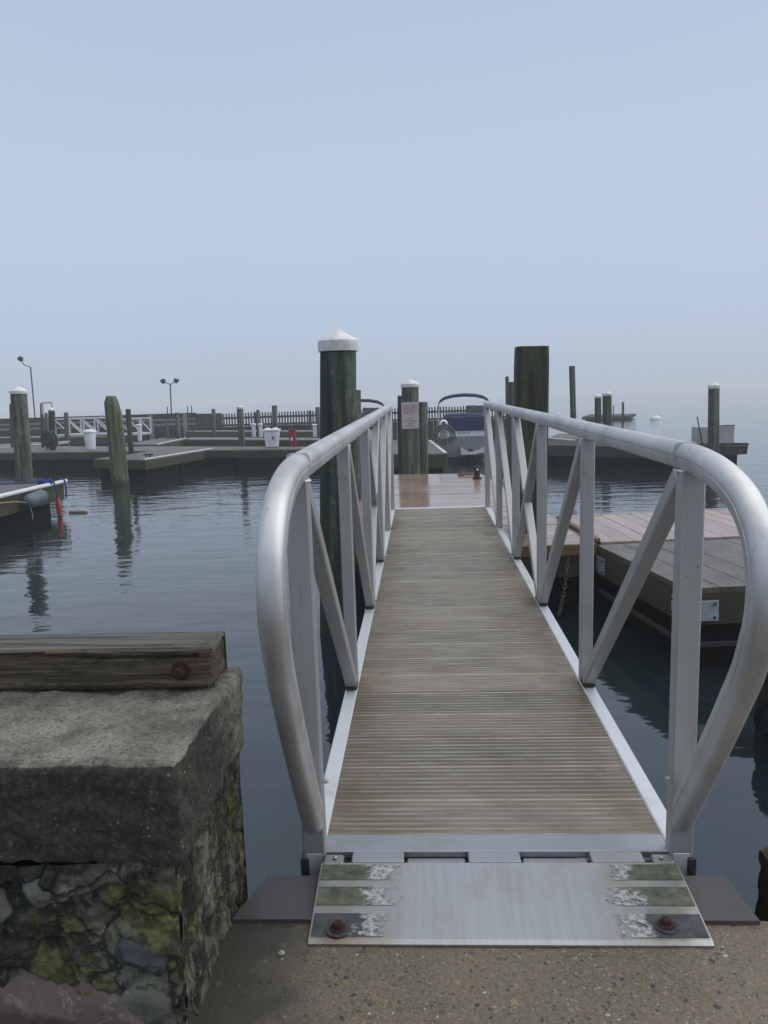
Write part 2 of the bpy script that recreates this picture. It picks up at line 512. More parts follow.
def concrete_material(name, top, stain, amount):
    m, nt, b = new_mat(name)
    v = coords(nt)
    n1 = noise(nt, v, 9, 8, 0.72)
    n2 = noise(nt, v, 130, 4, 0.7)
    c = mixc(nt, framp(nt, n1, 0.38, 0.62), top, tuple(x * 0.38 for x in top))
    a = attr(nt, 'stain')
    k = framp(nt, math_n(nt, 'ADD', a.outputs['Fac'], math_n(nt, 'MULTIPLY', math_n(nt, 'SUBTRACT', noise(nt, v, 26, 7, 0.75), 0.5), 0.9)), 0.35, 0.62)
    stc = mixc(nt, framp(nt, noise(nt, v, 70, 6, 0.75), 0.44, 0.62), stain, (0.085, 0.072, 0.052))
    c = mixc(nt, math_n(nt, 'MULTIPLY', k, amount), c, stc)
    c = mixc(nt, math_n(nt, 'MULTIPLY', framp(nt, n2, 0.50, 0.60), 0.55), c, (0.03, 0.03, 0.027))
    n5 = noise(nt, v, 105, 6, 0.8)
    c = mixc(nt, math_n(nt, 'MULTIPLY', framp(nt, n5, 0.56, 0.66), math_n(nt, 'SUBTRACT', 0.6, math_n(nt, 'MULTIPLY', k, 0.5))), c, (0.40, 0.38, 0.34))
    vo = N(nt, 'ShaderNodeTexVoronoi')
    vo.inputs['Scale'].default_value = 85
    nt.links.new(v, vo.inputs['Vector'])
    sc = N(nt, 'ShaderNodeSeparateColor')
    nt.links.new(vo.outputs['Color'], sc.inputs[0])
    fl = math_n(nt, 'MULTIPLY', math_n(nt, 'GREATER_THAN', sc.outputs[0], 0.74), math_n(nt, 'LESS_THAN', vo.outputs['Distance'], 0.28))
    stone = cramp(nt, sc.outputs[1], [(0.0, (0.03, 0.035, 0.04)), (0.4, (0.20, 0.17, 0.12)), (0.7, (0.28, 0.28, 0.26)), (0.93, (0.26, 0.11, 0.06))], 'CONSTANT')
    c = mixc(nt, math_n(nt, 'MULTIPLY', fl, 0.7), c, stone)
    nt.links.new(c, b.inputs['Base Color'])
    b.inputs['Roughness'].default_value = 0.85
    h = math_n(nt, 'ADD', math_n(nt, 'MULTIPLY', n1, 1.2), n2)
    bump(nt, b, h, 1.0, 0.008)
    return m


M['cap_concrete'] = concrete_material('stained_cap_concrete', (0.30, 0.28, 0.235), (0.016, 0.015, 0.012), 0.94)
M['rough_concrete'] = concrete_material('rough_seawall_concrete', (0.115, 0.105, 0.085), (0.03, 0.03, 0.025), 0.9)


def rubble_material():
    m, nt, b = new_mat('lichened_rubble_masonry')
    v = coords(nt)
    a = attr(nt, 'tint')
    n1 = noise(nt, v, 40, 7, 0.7)
    c = mixc(nt, framp(nt, n1, 0.3, 0.75), mixc(nt, 0.75, a.outputs['Color'], (0.010, 0.010, 0.008)), a.outputs['Color'])
    n2 = noise(nt, coords(nt, (1, 1, 1)), 13, 9, 0.78)
    c = mixc(nt, math_n(nt, 'MULTIPLY', framp(nt, n2, 0.52, 0.58), 0.85), c, (0.009, 0.010, 0.008))
    ns = noise(nt, coords(nt, (1, 17, 2.6)), 1.0, 9, 0.75, 0.25)
    geo = N(nt, 'ShaderNodeNewGeometry')
    gx = N(nt, 'ShaderNodeSeparateXYZ')
    nt.links.new(geo.outputs['True Normal'], gx.inputs[0])
    sideface = framp(nt, gx.outputs[0], 0.6, 0.8)
    c = mixc(nt, math_n(nt, 'MULTIPLY', math_n(nt, 'MULTIPLY', framp(nt, ns, 0.50, 0.56), sideface), 0.9), c, (0.011, 0.011, 0.009))
    n3 = noise(nt, v, 85, 5, 0.7)
    c = mixc(nt, framp(nt, n3, 0.61, 0.66), c, (0.19, 0.185, 0.15))
    dv = N(nt, 'ShaderNodeVectorMath', operation='ADD')
    nzc = N(nt, 'ShaderNodeTexNoise')
    nzc.inputs['Scale'].default_value = 24
    nzc.inputs['Detail'].default_value = 5
    nt.links.new(v, nzc.inputs['Vector'])
    dsc = N(nt, 'ShaderNodeVectorMath', operation='SCALE')
    dsc.inputs[3].default_value = 0.05
    nt.links.new(nzc.outputs['Color'], dsc.inputs[0])
    nt.links.new(v, dv.inputs[0])
    nt.links.new(dsc.outputs[0], dv.inputs[1])
    vg = N(nt, 'ShaderNodeTexVoronoi')
    vg.inputs['Scale'].default_value = 48
    nt.links.new(dv.outputs[0], vg.inputs['Vector'])
    gs = N(nt, 'ShaderNodeSeparateColor')
    nt.links.new(vg.outputs['Color'], gs.inputs[0])
    gr = N(nt, 'ShaderNodeMapRange')
    gr.inputs['To Min'].default_value = 0.55
    gr.inputs['To Max'].default_value = 1.35
    nt.links.new(gs.outputs[0], gr.inputs['Value'])
    c = mixc(nt, 1.0, c, gr.outputs[0], 'MULTIPLY')
    vc = N(nt, 'ShaderNodeTexVoronoi', feature='DISTANCE_TO_EDGE')
    vc.inputs['Scale'].default_value = 8.5
    nt.links.new(dv.outputs[0], vc.inputs['Vector'])
    crack = framp(nt, vc.outputs['Distance'], 0.035, 0.012)
    c = mixc(nt, math_n(nt, 'MULTIPLY', crack, 0.65), c, (0.008, 0.008, 0.007))
    nt.links.new(c, b.inputs['Base Color'])
    b.inputs['Roughness'].default_value = 0.8
    bump(nt, b, math_n(nt, 'SUBTRACT', math_n(nt, 'ADD', math_n(nt, 'ADD', n1, n2), math_n(nt, 'MULTIPLY', gs.outputs[0], 0.5)), crack), 1.0, 0.010)
    return m


M['rubble'] = rubble_material()


def stone_material(name, a, b_, vein):
    m, nt, b = new_mat(name)
    v = coords(nt)
    n1 = noise(nt, v, 12, 8, 0.7)
    c = mixc(nt, framp(nt, n1, 0.3, 0.7), a, b_)
    n2 = noise(nt, coords(nt, (1, 2, 1.6)), 7, 8, 0.75, 1.5)
    k = math_n(nt, 'LESS_THAN', math_n(nt, 'ABSOLUTE', math_n(nt, 'SUBTRACT', n2, 0.56)), 0.012)
    c = mixc(nt, math_n(nt, 'MULTIPLY', k, 0.5), c, vein)
    nt.links.new(c, b.inputs['Base Color'])
    b.inputs['Roughness'].default_value = 0.7
    bump(nt, b, noise(nt, v, 50, 6, 0.7), 0.6, 0.005)
    return m


M['red_stone'] = stone_material('reddish_fieldstone', (0.16, 0.118, 0.102), (0.085, 0.062, 0.056), (0.34, 0.31, 0.28))
M['blue_stone'] = stone_material('blue_grey_fieldstone', (0.055, 0.066, 0.068), (0.024, 0.031, 0.034), (0.16, 0.16, 0.15))
M['grey_stone'] = stone_material('grey_fieldstone', (0.17, 0.165, 0.145), (0.08, 0.077, 0.066), (0.22, 0.22, 0.20))


def timber_material():
    m, nt, b = new_mat('weathered_beam_wood')
    v = coords(nt, (2.2, 62, 62))
    g = noise(nt, v, 1.0, 9, 0.72, 1.2)
    geo = N(nt, 'ShaderNodeNewGeometry')
    a = attr(nt, 'topface')
    brown = cramp(nt, g, [(0.36, (0.014, 0.009, 0.004)), (0.5, (0.088, 0.066, 0.037)), (0.66, (0.19, 0.15, 0.09))])
    grey = cramp(nt, g, [(0.36, (0.025, 0.023, 0.020)), (0.5, (0.095, 0.088, 0.079)), (0.66, (0.18, 0.17, 0.155))])
    c = mixc(nt, a.outputs['Fac'], brown, grey)
    n3 = noise(nt, coords(nt, (1.6, 1, 3)), 5.0, 7, 0.7)
    inv = math_n(nt, 'SUBTRACT', 1.0, a.outputs['Fac'])
    c = mixc(nt, math_n(nt, 'MULTIPLY', math_n(nt, 'MULTIPLY', framp(nt, n3, 0.50, 0.62), inv), 0.85), c, (0.016, 0.028, 0.010))
    nt.links.new(c, b.inputs['Base Color'])
    b.inputs['Roughness'].default_value = 0.75
    bump(nt, b, g, 0.9, 0.006)
    return m


M['timber'] = timber_material()


def water_material():
    m, nt, b = new_mat('harbour_water')
    b.inputs['Base Color'].default_value = (0.010, 0.020, 0.024, 1)
    b.inputs['Roughness'].default_value = 0.035
    b.inputs['IOR'].default_value = 1.75
    v = coords(nt, (1, 1, 1), 'Object')
    n1 = noise(nt, coords(nt, (0.55, 1.25, 1)), 2.2, 3, 0.5, 0.3)
    n2 = noise(nt, coords(nt, (0.8, 1.5, 1)), 8.0, 3, 0.5, 0.2)
    big = noise(nt, v, 0.10, 3, 0.5)
    amp = framp(nt, big, 0.38, 0.62)
    h = math_n(nt, 'ADD', n1, math_n(nt, 'MULTIPLY', math_n(nt, 'MULTIPLY', n2, 0.22), math_n(nt, 'ADD', amp, 0.3)))
    # open water beyond the docks is choppier
    sp = N(nt, 'ShaderNodeSeparateXYZ')
    nt.links.new(v, sp.inputs[0])
    far = math_n(nt, 'ADD', 1.0, math_n(nt, 'MULTIPLY', framp(nt, sp.outputs[1], 5, 15), 1.7))
    bump(nt, b, math_n(nt, 'MULTIPLY', h, far), 0.5, 0.018)
    return m


M['water'] = water_material()


# ------------------------------------------------------------------ helpers: objects
def tag(o, label=None, cat=None, group=None, kind=None):
    if label:
        o['label'] = label
    if cat:
        o['category'] = cat
    if group:
        o['group'] = group
    if kind:
        o['kind'] = kind
    return o


def thing(name, label, cat, loc=(0, 0, 0), group=None):
    o = bpy.data.objects.new(name, None)
    o.empty_display_size = 0.1
    COL.objects.link(o)
    o.location = loc
    return tag(o, label, cat, group)


class MB:
    """collects geometry for one mesh object"""

    def __init__(self):
        self.v, self.f, self.m, self.r = [], [], [], []
        self.mats = []
        self.cur = 0
        self.rnd = 0.5

    def mat(self, m):
        if m not in self.mats:
            self.mats.append(m)
        self.cur = self.mats.index(m)
        return self

    def add(self, vs, fs):
        o = len(self.v)
        self.v += [tuple(p) for p in vs]
        for f in fs:
            self.f.append([i + o for i in f])
            self.m.append(self.cur)
            self.r.append(self.rnd)

    def box(self, c, s, rot=None, taper=1.0):
        c = Vector(c)
        vs = []
        for z in (-1, 1):
            t = taper if z > 0 else 1.0
            for x, y in ((-1, -1), (1, -1), (1, 1), (-1, 1)):
                p = Vector((x * s[0] / 2 * t, y * s[1] / 2 * t, z * s[2] / 2))
                if rot is not None:
                    p = rot @ p
                vs.append(c + p)
        self.add(vs, [(3, 2, 1, 0), (4, 5, 6, 7), (0, 1, 5, 4), (1, 2, 6, 5), (2, 3, 7, 6), (3, 0, 4, 7)])

    def cbox(self, c, s, ch, rot=None):
        """box with chamfered edges round its four long (z) edges and its rims"""
        x, y, z = s[0] / 2, s[1] / 2, s[2] / 2
        ring = lambda a, b: [(-a + 0, -b), (a, -b), (a, b), (-a, b)]
        def oct_(a, b, k):
            return [(-a + k, -b), (a - k, -b), (a, -b + k), (a, b - k), (a - k, b), (-a + k, b), (-a, b - k), (-a, -b + k)]
        lv = [(-z, x - ch, y - ch, ch * .6), (-z + ch, x, y, ch), (z - ch, x, y, ch), (z, x - ch, y - ch, ch * .6)]
        vs = []
        for zz, a, b, k in lv:
            for px, py in oct_(a, b, k):
                p = Vector((px, py, zz))
                if rot is not None:
                    p = rot @ p
                vs.append(Vector(c) + p)
        fs = [tuple(reversed(range(8))), tuple(range(24, 32))]
        for l in range(3):
            for i in range(8):
                j = (i + 1) % 8
                fs.append((l * 8 + i, l * 8 + j, l * 8 + 8 + j, l * 8 + 8 + i))
        self.add(vs, fs)

    def bar(self, a, b, w, h, side=Vector((1, 0, 0)), ch=0.004):
        """rectangular bar from a to b, w along side, h across it"""
        a, b = Vector(a), Vector(b)
        zt = (b - a).normalized()
        xt = (side - zt * side.dot(zt)).normalized()
        yt = zt.cross(xt)
        rot = Matrix((xt, yt, zt)).transposed()
        self.cbox((a + b) / 2, (w, h, (b - a).length), ch, rot)

    def sweep(self, pts, prof, side=None, close=False, capped=True):
        pts = [Vector(p) for p in pts]
        n = len(pts)
        k = len(prof)
        vs = []
        prev = None
        for i, p in enumerate(pts):
            if close:
                t = (pts[(i + 1) % n] - pts[i - 1]).normalized()
            else:
                t = (pts[min(i + 1, n - 1)] - pts[max(i - 1, 0)]).normalized()
            s = side if side is not None else prev
            if s is None:
                s = Vector((1, 0, 0)) if abs(t.x) < 0.9 else Vector((0, 1, 0))
            s = (s - t * s.dot(t)).normalized()
            prev = s
            nrm = s.cross(t)
            for a, b in prof:
                vs.append(p + s * a + nrm * b)
        fs = []
        for i in range(n if close else n - 1):
            for j in range(k):
                a, b = i * k + j, i * k + (j + 1) % k
                c, d = ((i + 1) % n) * k + (j + 1) % k, ((i + 1) % n) * k + j
                fs.append((a, b, c, d))
        if capped and not close:
            fs.append(tuple(reversed(range(k))))
            fs.append(tuple(range((n - 1) * k, n * k)))
        self.add(vs, fs)

    def tube(self, pts, r, k=8, close=False):
        self.sweep(pts, [(r * math.cos(2 * math.pi * j / k), r * math.sin(2 * math.pi * j / k)) for j in range(k)], None, close)

    def lathe(self, prof, c=(0, 0, 0), k=16, axis=None, squash=1.0):
        """prof: (radius, height) from the bottom up"""
        c = Vector(c)
        rot = Vector((0, 0, 1)).rotation_difference(Vector(axis).normalized()).to_matrix() if axis is not None else None
        vs = []
        for r, h in prof:
            for j in range(k):
                p = Vector((r * math.cos(2 * math.pi * j / k), r * squash * math.sin(2 * math.pi * j / k), h))
                vs.append(c + (rot @ p if rot is not None else p))
        fs = []
        for i in range(len(prof) - 1):
            for j in range(k):
                a, b = i * k + j, i * k + (j + 1) % k
                fs.append((a, b, b + k, a + k))
        fs.append(tuple(reversed(range(k))))
        fs.append(tuple(range((len(prof) - 1) * k, len(prof) * k)))
        self.add(vs, fs)

    def prism(self, poly, z0, z1):
        n = len(poly)
        vs = [(p[0], p[1], z0) for p in poly] + [(p[0], p[1], z1) for p in poly]
        fs = [tuple(reversed(range(n))), tuple(range(n, 2 * n))]
        for i in range(n):
            j = (i + 1) % n
            fs.append((i, j, j + n, i + n))
        self.add(vs, fs)

    def build(self, name, mat=None, parent=None, smooth=False, loc=None):
        me = bpy.data.meshes.new(name)
        me.from_pydata(self.v, [], self.f)
        for m in (self.mats or [mat]):
            me.materials.append(m)
        if self.mats:
            for p, i in zip(me.polygons, self.m):
                p.material_index = i
        at = me.attributes.new('rnd', 'FLOAT', 'FACE')
        for i, r in enumerate(self.r):
            at.data[i].value = r
        if smooth:
            for p in me.polygons:
                p.use_smooth = True
        me.update()
        o = bpy.data.objects.new(name, me)
        COL.objects.link(o)
        if parent is not None:
            o.parent = parent
        if loc is not None:
            o.location = loc
        return o


def smooth_by_angle(o, ang=35):
    o.data.polygons.foreach_set('use_smooth', [True] * len(o.data.polygons))
    try:
        o.data.set_sharp_from_angle(angle=RAD(ang))
    except Exception:
        pass
    return o


def grid_face(fn, nu, nv):
    """patch of nu x nv quads; fn(u, v) gives points"""
    vs = [fn(i / nu, j / nv) for j in range(nv + 1) for i in range(nu + 1)]
    fs = [(j * (nu + 1) + i, j * (nu + 1) + i + 1, (j + 1) * (nu + 1) + i + 1, (j + 1) * (nu + 1) + i) for j in range(nv) for i in range(nu)]
    return vs, fs


# ================================================================== SETTING
WZ = -0.5          # water level
wm = MB()
wm.add([(-420, -420, WZ), (420, -420, WZ), (420, 420, WZ), (-420, 420, WZ)], [(0, 1, 2, 3)])
tag(wm.build('water', M['water']), kind='structure')

# the air: even fog over the whole harbour
hz = MB()
hz.box((0, 0, (4.3 - 4.0) / 2), (880, 880, 8.3))
hm = bpy.data.materials.new('fog')
hm.use_nodes = True
hm.node_tree.nodes.clear()
ho = hm.node_tree.nodes.new('ShaderNodeOutputMaterial')
hv = hm.node_tree.nodes.new('ShaderNodeVolumePrincipled')
hv.inputs['Color'].default_value = (0.97, 0.985, 1.0, 1)
hv.inputs['Density'].default_value = 0.0030
hv.inputs['Anisotropy'].default_value = 0.0
hm.node_tree.links.new(hv.outputs[0], ho.inputs['Volume'])
haze = tag(hz.build('haze', hm), kind='stuff')

# concrete apron: a sheet that runs back from the water's edge, its front broken down to the seawall
GZ = -0.042
EDGE = 1.66


def ground_pt(u, v):
    x = -6 + 12 * u
    y = EDGE - 7.5 * v ** 2.2
    y += (0.012 * mnoise.noise(Vector((x * 9, 3, 1))) + 0.01 * mnoise.noise(Vector((x * 28, 7, 2)))) * (1 if v < 0.02 else 0)
    z = GZ + 0.004 * mnoise.noise(Vector((x * 2.1, y * 2.1, 0))) + 0.002 * mnoise.noise(Vector((x * 14, y * 14, 5)))
    return (x, y, z)


gm = MB()
NU, NV = 700, 110
vs, fs = grid_face(ground_pt, NU, NV)
gm.add(vs, [tuple(reversed(f)) for f in fs])
front = vs[:NU + 1]
low = [(p[0], p[1] - 0.01, GZ - 0.03) for p in front] + [(p[0], p[1] + 0.03, -2.5) for p in front]
gm.add(list(front) + low, [(i, i + 1, i + 1 + NU + 1, i + NU + 1) for i in range(NU)] + [(i + NU + 1, i + NU + 2, i + 2 * (NU + 1) + 1, i + 2 * (NU + 1)) for i in range(NU)])
smooth_by_angle(tag(gm.build('ground', M['ground']), kind='structure'), 50)

# ================================================================== LEFT SEAWALL
WX, WY0, WY1 = -0.638, 1.30, 1.82     # end face, front, back
wall = thing('stone_seawall', 'low stone seawall with a thick black stained concrete cap and lichen on its stones', 'wall', (WX, WY0, GZ))


def displaced_block(name, x0, x1, y0, y1, z0, z1, step, amp, mat, parent, round_=0.02, stain=None, base=Vector((0, 0, 0))):
    nx, ny, nz = [max(2, int((b - a) / step)) for a, b in ((x0, x1), (y0, y1), (z0, z1))]
    mb = MB()
    sides = [
        (lambda u, v: (x0 + (x1 - x0) * u, y0, z0 + (z1 - z0) * v), nx, nz),
        (lambda u, v: (x1, y0 + (y1 - y0) * u, z0 + (z1 - z0) * v), ny, nz),
        (lambda u, v: (x1 - (x1 - x0) * u, y1, z0 + (z1 - z0) * v), nx, nz),
        (lambda u, v: (x0 + (x1 - x0) * u, y0 + (y1 - y0) * v, z1), nx, ny),
        (lambda u, v: (x0 + (x1 - x0) * u, y1 - (y1 - y0) * v, z0), nx, ny),
    ]
    c = Vector(((x0 + x1) / 2, (y0 + y1) / 2, (z0 + z1) / 2))
    hx, hy, hz_ = (x1 - x0) / 2, (y1 - y0) / 2, (z1 - z0) / 2
    st = []

    def disp(p):
        p = Vector(p)
        q = p - c
        # pull the edges in for a worn arris
        inner = Vector((max(-hx + round_, min(hx - round_, q.x)), max(-hy + round_, min(hy - round_, q.y)), max(-hz_ + round_, min(hz_ - round_, q.z))))
        d = q - inner
        n = d.normalized() if d.length > 1e-9 else Vector((0, 0, 1))
        s = inner + n * round_ if d.length > 1e-9 else q
        w = c + s
        k = amp * (1.3 * mnoise.noise(w * 7) + 0.8 * mnoise.noise(w * 22) + 0.45 * mnoise.noise(w * 60))
        return w + n * k - base

    for fn, a, b in sides:
        vs, fs = grid_face(fn, a, b)
        if stain:
            st += [stain(Vector(p)) for p in vs]
        mb.add([disp(p) for p in vs], fs)
    o = mb.build(name, mat, parent)
    if stain:
        at = o.data.attributes.new('stain', 'FLOAT', 'POINT')
        for i, s_ in enumerate(st):
            at.data[i].value = s_
    smooth_by_angle(o, 60)
    return o


BASE = Vector((WX, WY0, GZ))


def cap_stain(p):
    if p.z > 0.539:                                    # upper face: bare concrete, black only at its very lip
        return 0.10 + (0.35 if p.y < WY0 + 0.02 else 0)
    if p.y < WY0 + 0.001:                              # face towards the path: black biofilm
        return 0.95
    k = (p.y - WY0) / (WY1 - WY0)                      # end face: stained in its near half
    return 0.85 - 0.75 * max(0, k - 0.25) - 0.3 * max(0, (p.z - 0.45) / 0.1) * k


displaced_block('concrete_cap', -3.6, WX, WY0, WY1, 0.335, 0.54, 0.009, 0.0100, M['cap_concrete'], wall, 0.012, cap_stain, BASE)

# rubble body with crevices between the stones
rub = MB()
tints = []
RX0, RX1, RY0, RY1, RZ0, RZ1 = -3.6, WX - 0.020, WY0 + 0.012, WY1 + 0.01, GZ - 0.05, 0.336


def rubble_face(fn, nrm, nu, nv, sc, stretch):
    vs, fs = grid_face(fn, nu, nv)
    out = []
    for p in vs:
        p = Vector(p)
        q = Vector((p.x * stretch[0], p.y * stretch[1], p.z * stretch[2])) * sc
        q += 0.35 * Vector((mnoise.noise(p * 9), mnoise.noise(p * 9 + Vector((5, 1, 2))), mnoise.noise(p * 9 + Vector((2, 8, 3)))))
        d, pts = mnoise.voronoi(q)
        edge = d[1] - d[0]
        body = min(1.0, edge / 0.10)
        cell = mnoise.cell(pts[0] * 3.71)
        k = 0.011 * body * (0.5 + 0.9 * abs(cell)) + 0.010 * mnoise.noise(p * 8) + 0.006 * mnoise.noise(p * 27) + 0.005 * mnoise.noise(p * 75) - 0.012
        if p.x > RX1 - 0.001 and nrm.x < 0.5:
            k *= 0.4
        out.append(p + nrm * k - BASE)
        h = (mnoise.cell(pts[0] * 7.13 + Vector((3, 1, 4))) + 1) / 2
        lich = mnoise.noise(p * 6.5 + Vector((4, 0, 9))) * 0.6 + mnoise.noise(p * 19) * 0.4
        stone = Vector((0.115, 0.113, 0.098)) * (0.3 + 1.1 * h)
        if h > 0.62:
            stone = Vector((0.17, 0.168, 0.142))
        mort = Vector((0.15, 0.142, 0.095))
        col = mort.lerp(stone, min(1, edge / 0.07))
        if edge < 0.035:
            col = col * 0.22
        # yellow-olive lichen, thickest towards the exposed corner
        exposure = max(0.0, 1 - abs(p.x - RX1) / 0.42)
        lich += 0.35 * mnoise.noise(p * 48)
        lk = max(0.0, min(1.0, (lich + 0.85 * exposure - 0.32) / 0.18))
        green = Vector((0.25, 0.235, 0.065)) if mnoise.noise(p * 7 + Vector((1, 7, 3))) > 0.08 else Vector((0.27, 0.27, 0.18))
        col = col.lerp(green, lk * 0.8)
        damp = max(0.0, min(1.0, (-0.85 - p.x + 0.25 * mnoise.noise(p * 5)) / 0.12)) if nrm.x < 0.5 else 0.0
        col = col.lerp(Vector((0.022, 0.024, 0.019)), damp * 0.75)
        tints.append((*col, 1))
    rub.add(out, fs)


rubble_face(lambda u, v: (RX1 - (1 - u) * 1.0, RY0, RZ0 + (RZ1 - RZ0) * v), Vector((0, -1, 0)), 250, 96, 5.5, (1, 1, 1.35))
rubble_face(lambda u, v: (RX0 + u * (RX1 - 1.0 - RX0), RY0, RZ0 + (RZ1 - RZ0) * v), Vector((0, -1, 0)), 60, 20, 5.5, (1, 1, 1.35))
rubble_face(lambda u, v: (RX1, RY0 + (RY1 - RY0) * u, RZ0 - 0.6 + (RZ1 - RZ0 + 0.6) * v), Vector((1, 0, 0)), 110, 200, 6.0, (1, 1.6, 0.36))
rubble_face(lambda u, v: (RX1 - u * (RX1 - RX0), RY1, -1.2 + (RZ1 + 1.2) * v), Vector((0, 1, 0)), 60, 40, 9.0, (1, 1, 1))
ro = rub.build('rubble_body', M['rubble'], wall)
ca = ro.data.color_attributes.new('tint', 'FLOAT_COLOR', 'POINT')
for i, c in enumerate(tints):
    ca.data[i].color = c
smooth_by_angle(ro, 70)


def field_stone(name, mat, c, size, seed, parent, label=None, detail=3, flat=0.6):
    """an irregular, faceted stone"""
    import bmesh
    rnd = random.Random(seed)
    bm = bmesh.new()
    for _ in range(15):
        p = Vector((rnd.gauss(0, 1), rnd.gauss(0, 1), rnd.gauss(0, 1))).normalized()
        bm.verts.new((p.x * size[0] / 2, p.y * size[1] / 2, p.z * size[2] / 2))
    res = bmesh.ops.convex_hull(bm, input=bm.verts[:])
    junk = [g for g in res.get('geom_interior', []) if isinstance(g, bmesh.types.BMVert)]
    bmesh.ops.delete(bm, geom=junk, context='VERTS')
    bmesh.ops.bevel(bm, geom=bm.edges[:], offset=min(size) * 0.06, segments=1, affect='EDGES', profile=0.6)
    for v in bm.verts:                                  # no bevel spikes outside the stone
        k_ = math.sqrt(sum((2 * v.co[i] / size[i]) ** 2 for i in range(3)))
        if k_ > 1.0:
            v.co /= k_
    bmesh.ops.triangulate(bm, faces=bm.faces[:])
    bmesh.ops.subdivide_edges(bm, edges=bm.edges[:], cuts=detail, use_grid_fill=True)
    for v in bm.verts:
        w = v.co + Vector(c)
        v.co += v.co.normalized() * (0.05 * min(size) * mnoise.noise(w * 30) + 0.03 * min(size) * mnoise.noise(w * 90))
    bmesh.ops.recalc_face_normals(bm, faces=bm.faces[:])
    me = bpy.data.meshes.new(name)
    bm.to_mesh(me)
    bm.free()
    me.materials.append(mat)
    o = bpy.data.objects.new(name, me)
    COL.objects.link(o)
    if parent is not None:
        o.parent = parent
    o.location = c
    if label:
        o['label'] = label
    smooth_by_angle(o, 28)
    return o


field_stone('face_stone', M['red_stone'], Vector((-0.925, WY0 + 0.03, 0.005)) - BASE, (0.40, 0.14, 0.25), 5, wall, 'big reddish brown stone low in the wall')
field_stone('face_stone', M['blue_stone'], Vector((-0.735, WY0 + 0.035, 0.14)) - BASE, (0.15, 0.10, 0.11), 9, wall, 'dark blue grey stone beside the lichen')
field_stone('face_stone', M['blue_stone'], Vector((-0.84, WY0 + 0.045, 0.13)) - BASE, (0.13, 0.10, 0.12), 12, wall)
field_stone('face_stone', M['grey_stone'], Vector((-0.745, WY0 + 0.035, 0.03)) - BASE, (0.15, 0.08, 0.13), 22, wall)
field_stone('face_stone', M['grey_stone'], Vector((-0.925, WY0 + 0.03, 0.275)) - BASE, (0.10, 0.08, 0.09), 33, wall)
field_stone('face_stone', M['grey_stone'], Vector((-1.03, WY0 + 0.03, 0.25)) - BASE, (0.14, 0.08, 0.11), 37, wall)

# timber beam bolted along the back of the cap
TZ = 0.545
beam = thing('timber_beam', 'squared weathered timber beam lying along the back of the seawall cap', 'beam', (-0.664, 1.73, TZ))
bm_ = MB()
tops = []
X0, X1, Y0, Y1, H = -2.9, 0.0, -0.062, 0.068, 0.098


def beam_pt(p, n):
    p = Vector(p)
    w = Vector((p.x * 2.2, p.y * 30, p.z * 30))
    k = 0.0022 * mnoise.noise(w) + 0.004 * mnoise.noise(p * 3.5)
    # a long check near the upper front edge
    if n.y < -0.5:
        zc = 0.083 + 0.006 * math.sin(p.x * 9) - 0.02 * max(0, p.x + 0.18)
        if abs(p.z - zc) < 0.005 and -0.75 < p.x < -0.03:
            k -= 0.012
    if n.z > 0.5:
        yc = -0.02 + 0.012 * math.sin(p.x * 7)
        if abs(p.y - yc) < 0.004 and -0.55 < p.x < -0.1:
            k -= 0.008
    # worn arrises
    ez = min(p.z, H - p.z)
    ey = min(p.y - Y0, Y1 - p.y)
    ex = X1 - p.x
    m = sorted((ez if abs(n.z) < .5 else 9, ey if abs(n.y) < .5 else 9, ex if abs(n.x) < .5 else 9))[0]
    k -= 0.006 * max(0, 1 - m / 0.010) ** 2
    # splintered, uneven sawn end
    if n.x > 0.5:
        k -= 0.004 + 0.008 * abs(mnoise.noise(Vector((p.y * 40, p.z * 14, 3)))) + 0.010 * max(0, p.z - 0.075) / 0.02
    if n.z > 0.5:
        k -= 0.012 * max(0.0, (p.x + 0.05) / 0.05) * max(0.0, (0.03 - p.y) / 0.1)
    return p + n * k


for n, fn, nu, nv in (
    (Vector((0, -1, 0)), lambda u, v: (X0 + (X1 - X0) * u, Y0, H * v), 420, 26),
    (Vector((0, 0, 1)), lambda u, v: (X0 + (X1 - X0) * u, Y0 + (Y1 - Y0) * v, H), 420, 30),
    (Vector((1, 0, 0)), lambda u, v: (X1, Y0 + (Y1 - Y0) * u, H * v), 30, 26),
    (Vector((0, 1, 0)), lambda u, v: (X1 - (X1 - X0) * u, Y1, H * v), 60, 4),
):
    vs, fs = grid_face(fn, nu, nv)
    tops += [1.0 if n.z > 0.5 else (0.35 if n.x > 0.5 else 0.0)] * len(vs)
    bm_.add([beam_pt(p, n) for p in vs], fs)
bo = bm_.build('beam_body', M['timber'], beam)
at = bo.data.attributes.new('topface', 'FLOAT', 'POINT')
for i, t in enumerate(tops):
    at.data[i].value = t
smooth_by_angle(bo, 45)
b2 = MB()
b2.lathe([(0.023, 0), (0.022, 0.005)], (-0.075, Y0 - 0.001, 0.044), 20, (0, -1, 0))
b2.lathe([(0.013, 0), (0.013, 0.013), (0.009, 0.016)], (-0.075, Y0 - 0.005, 0.044), 6, (0, -1, 0))
b2.build('bolt', M['rust'], beam)

# ================================================================== STEEL EDGE PLATE, RIGHT WALL PIECES
sp_ = MB()
sp_.prism([(-0.655, 1.65), (0.59, 1.65), (0.575, 1.82), (-0.60, 1.82)], -0.041, -0.0305)
tag(sp_.build('steel_plate', M['rust_plate']), 'flat brown steel plate along the edge of the concrete under the ramp', 'plate')

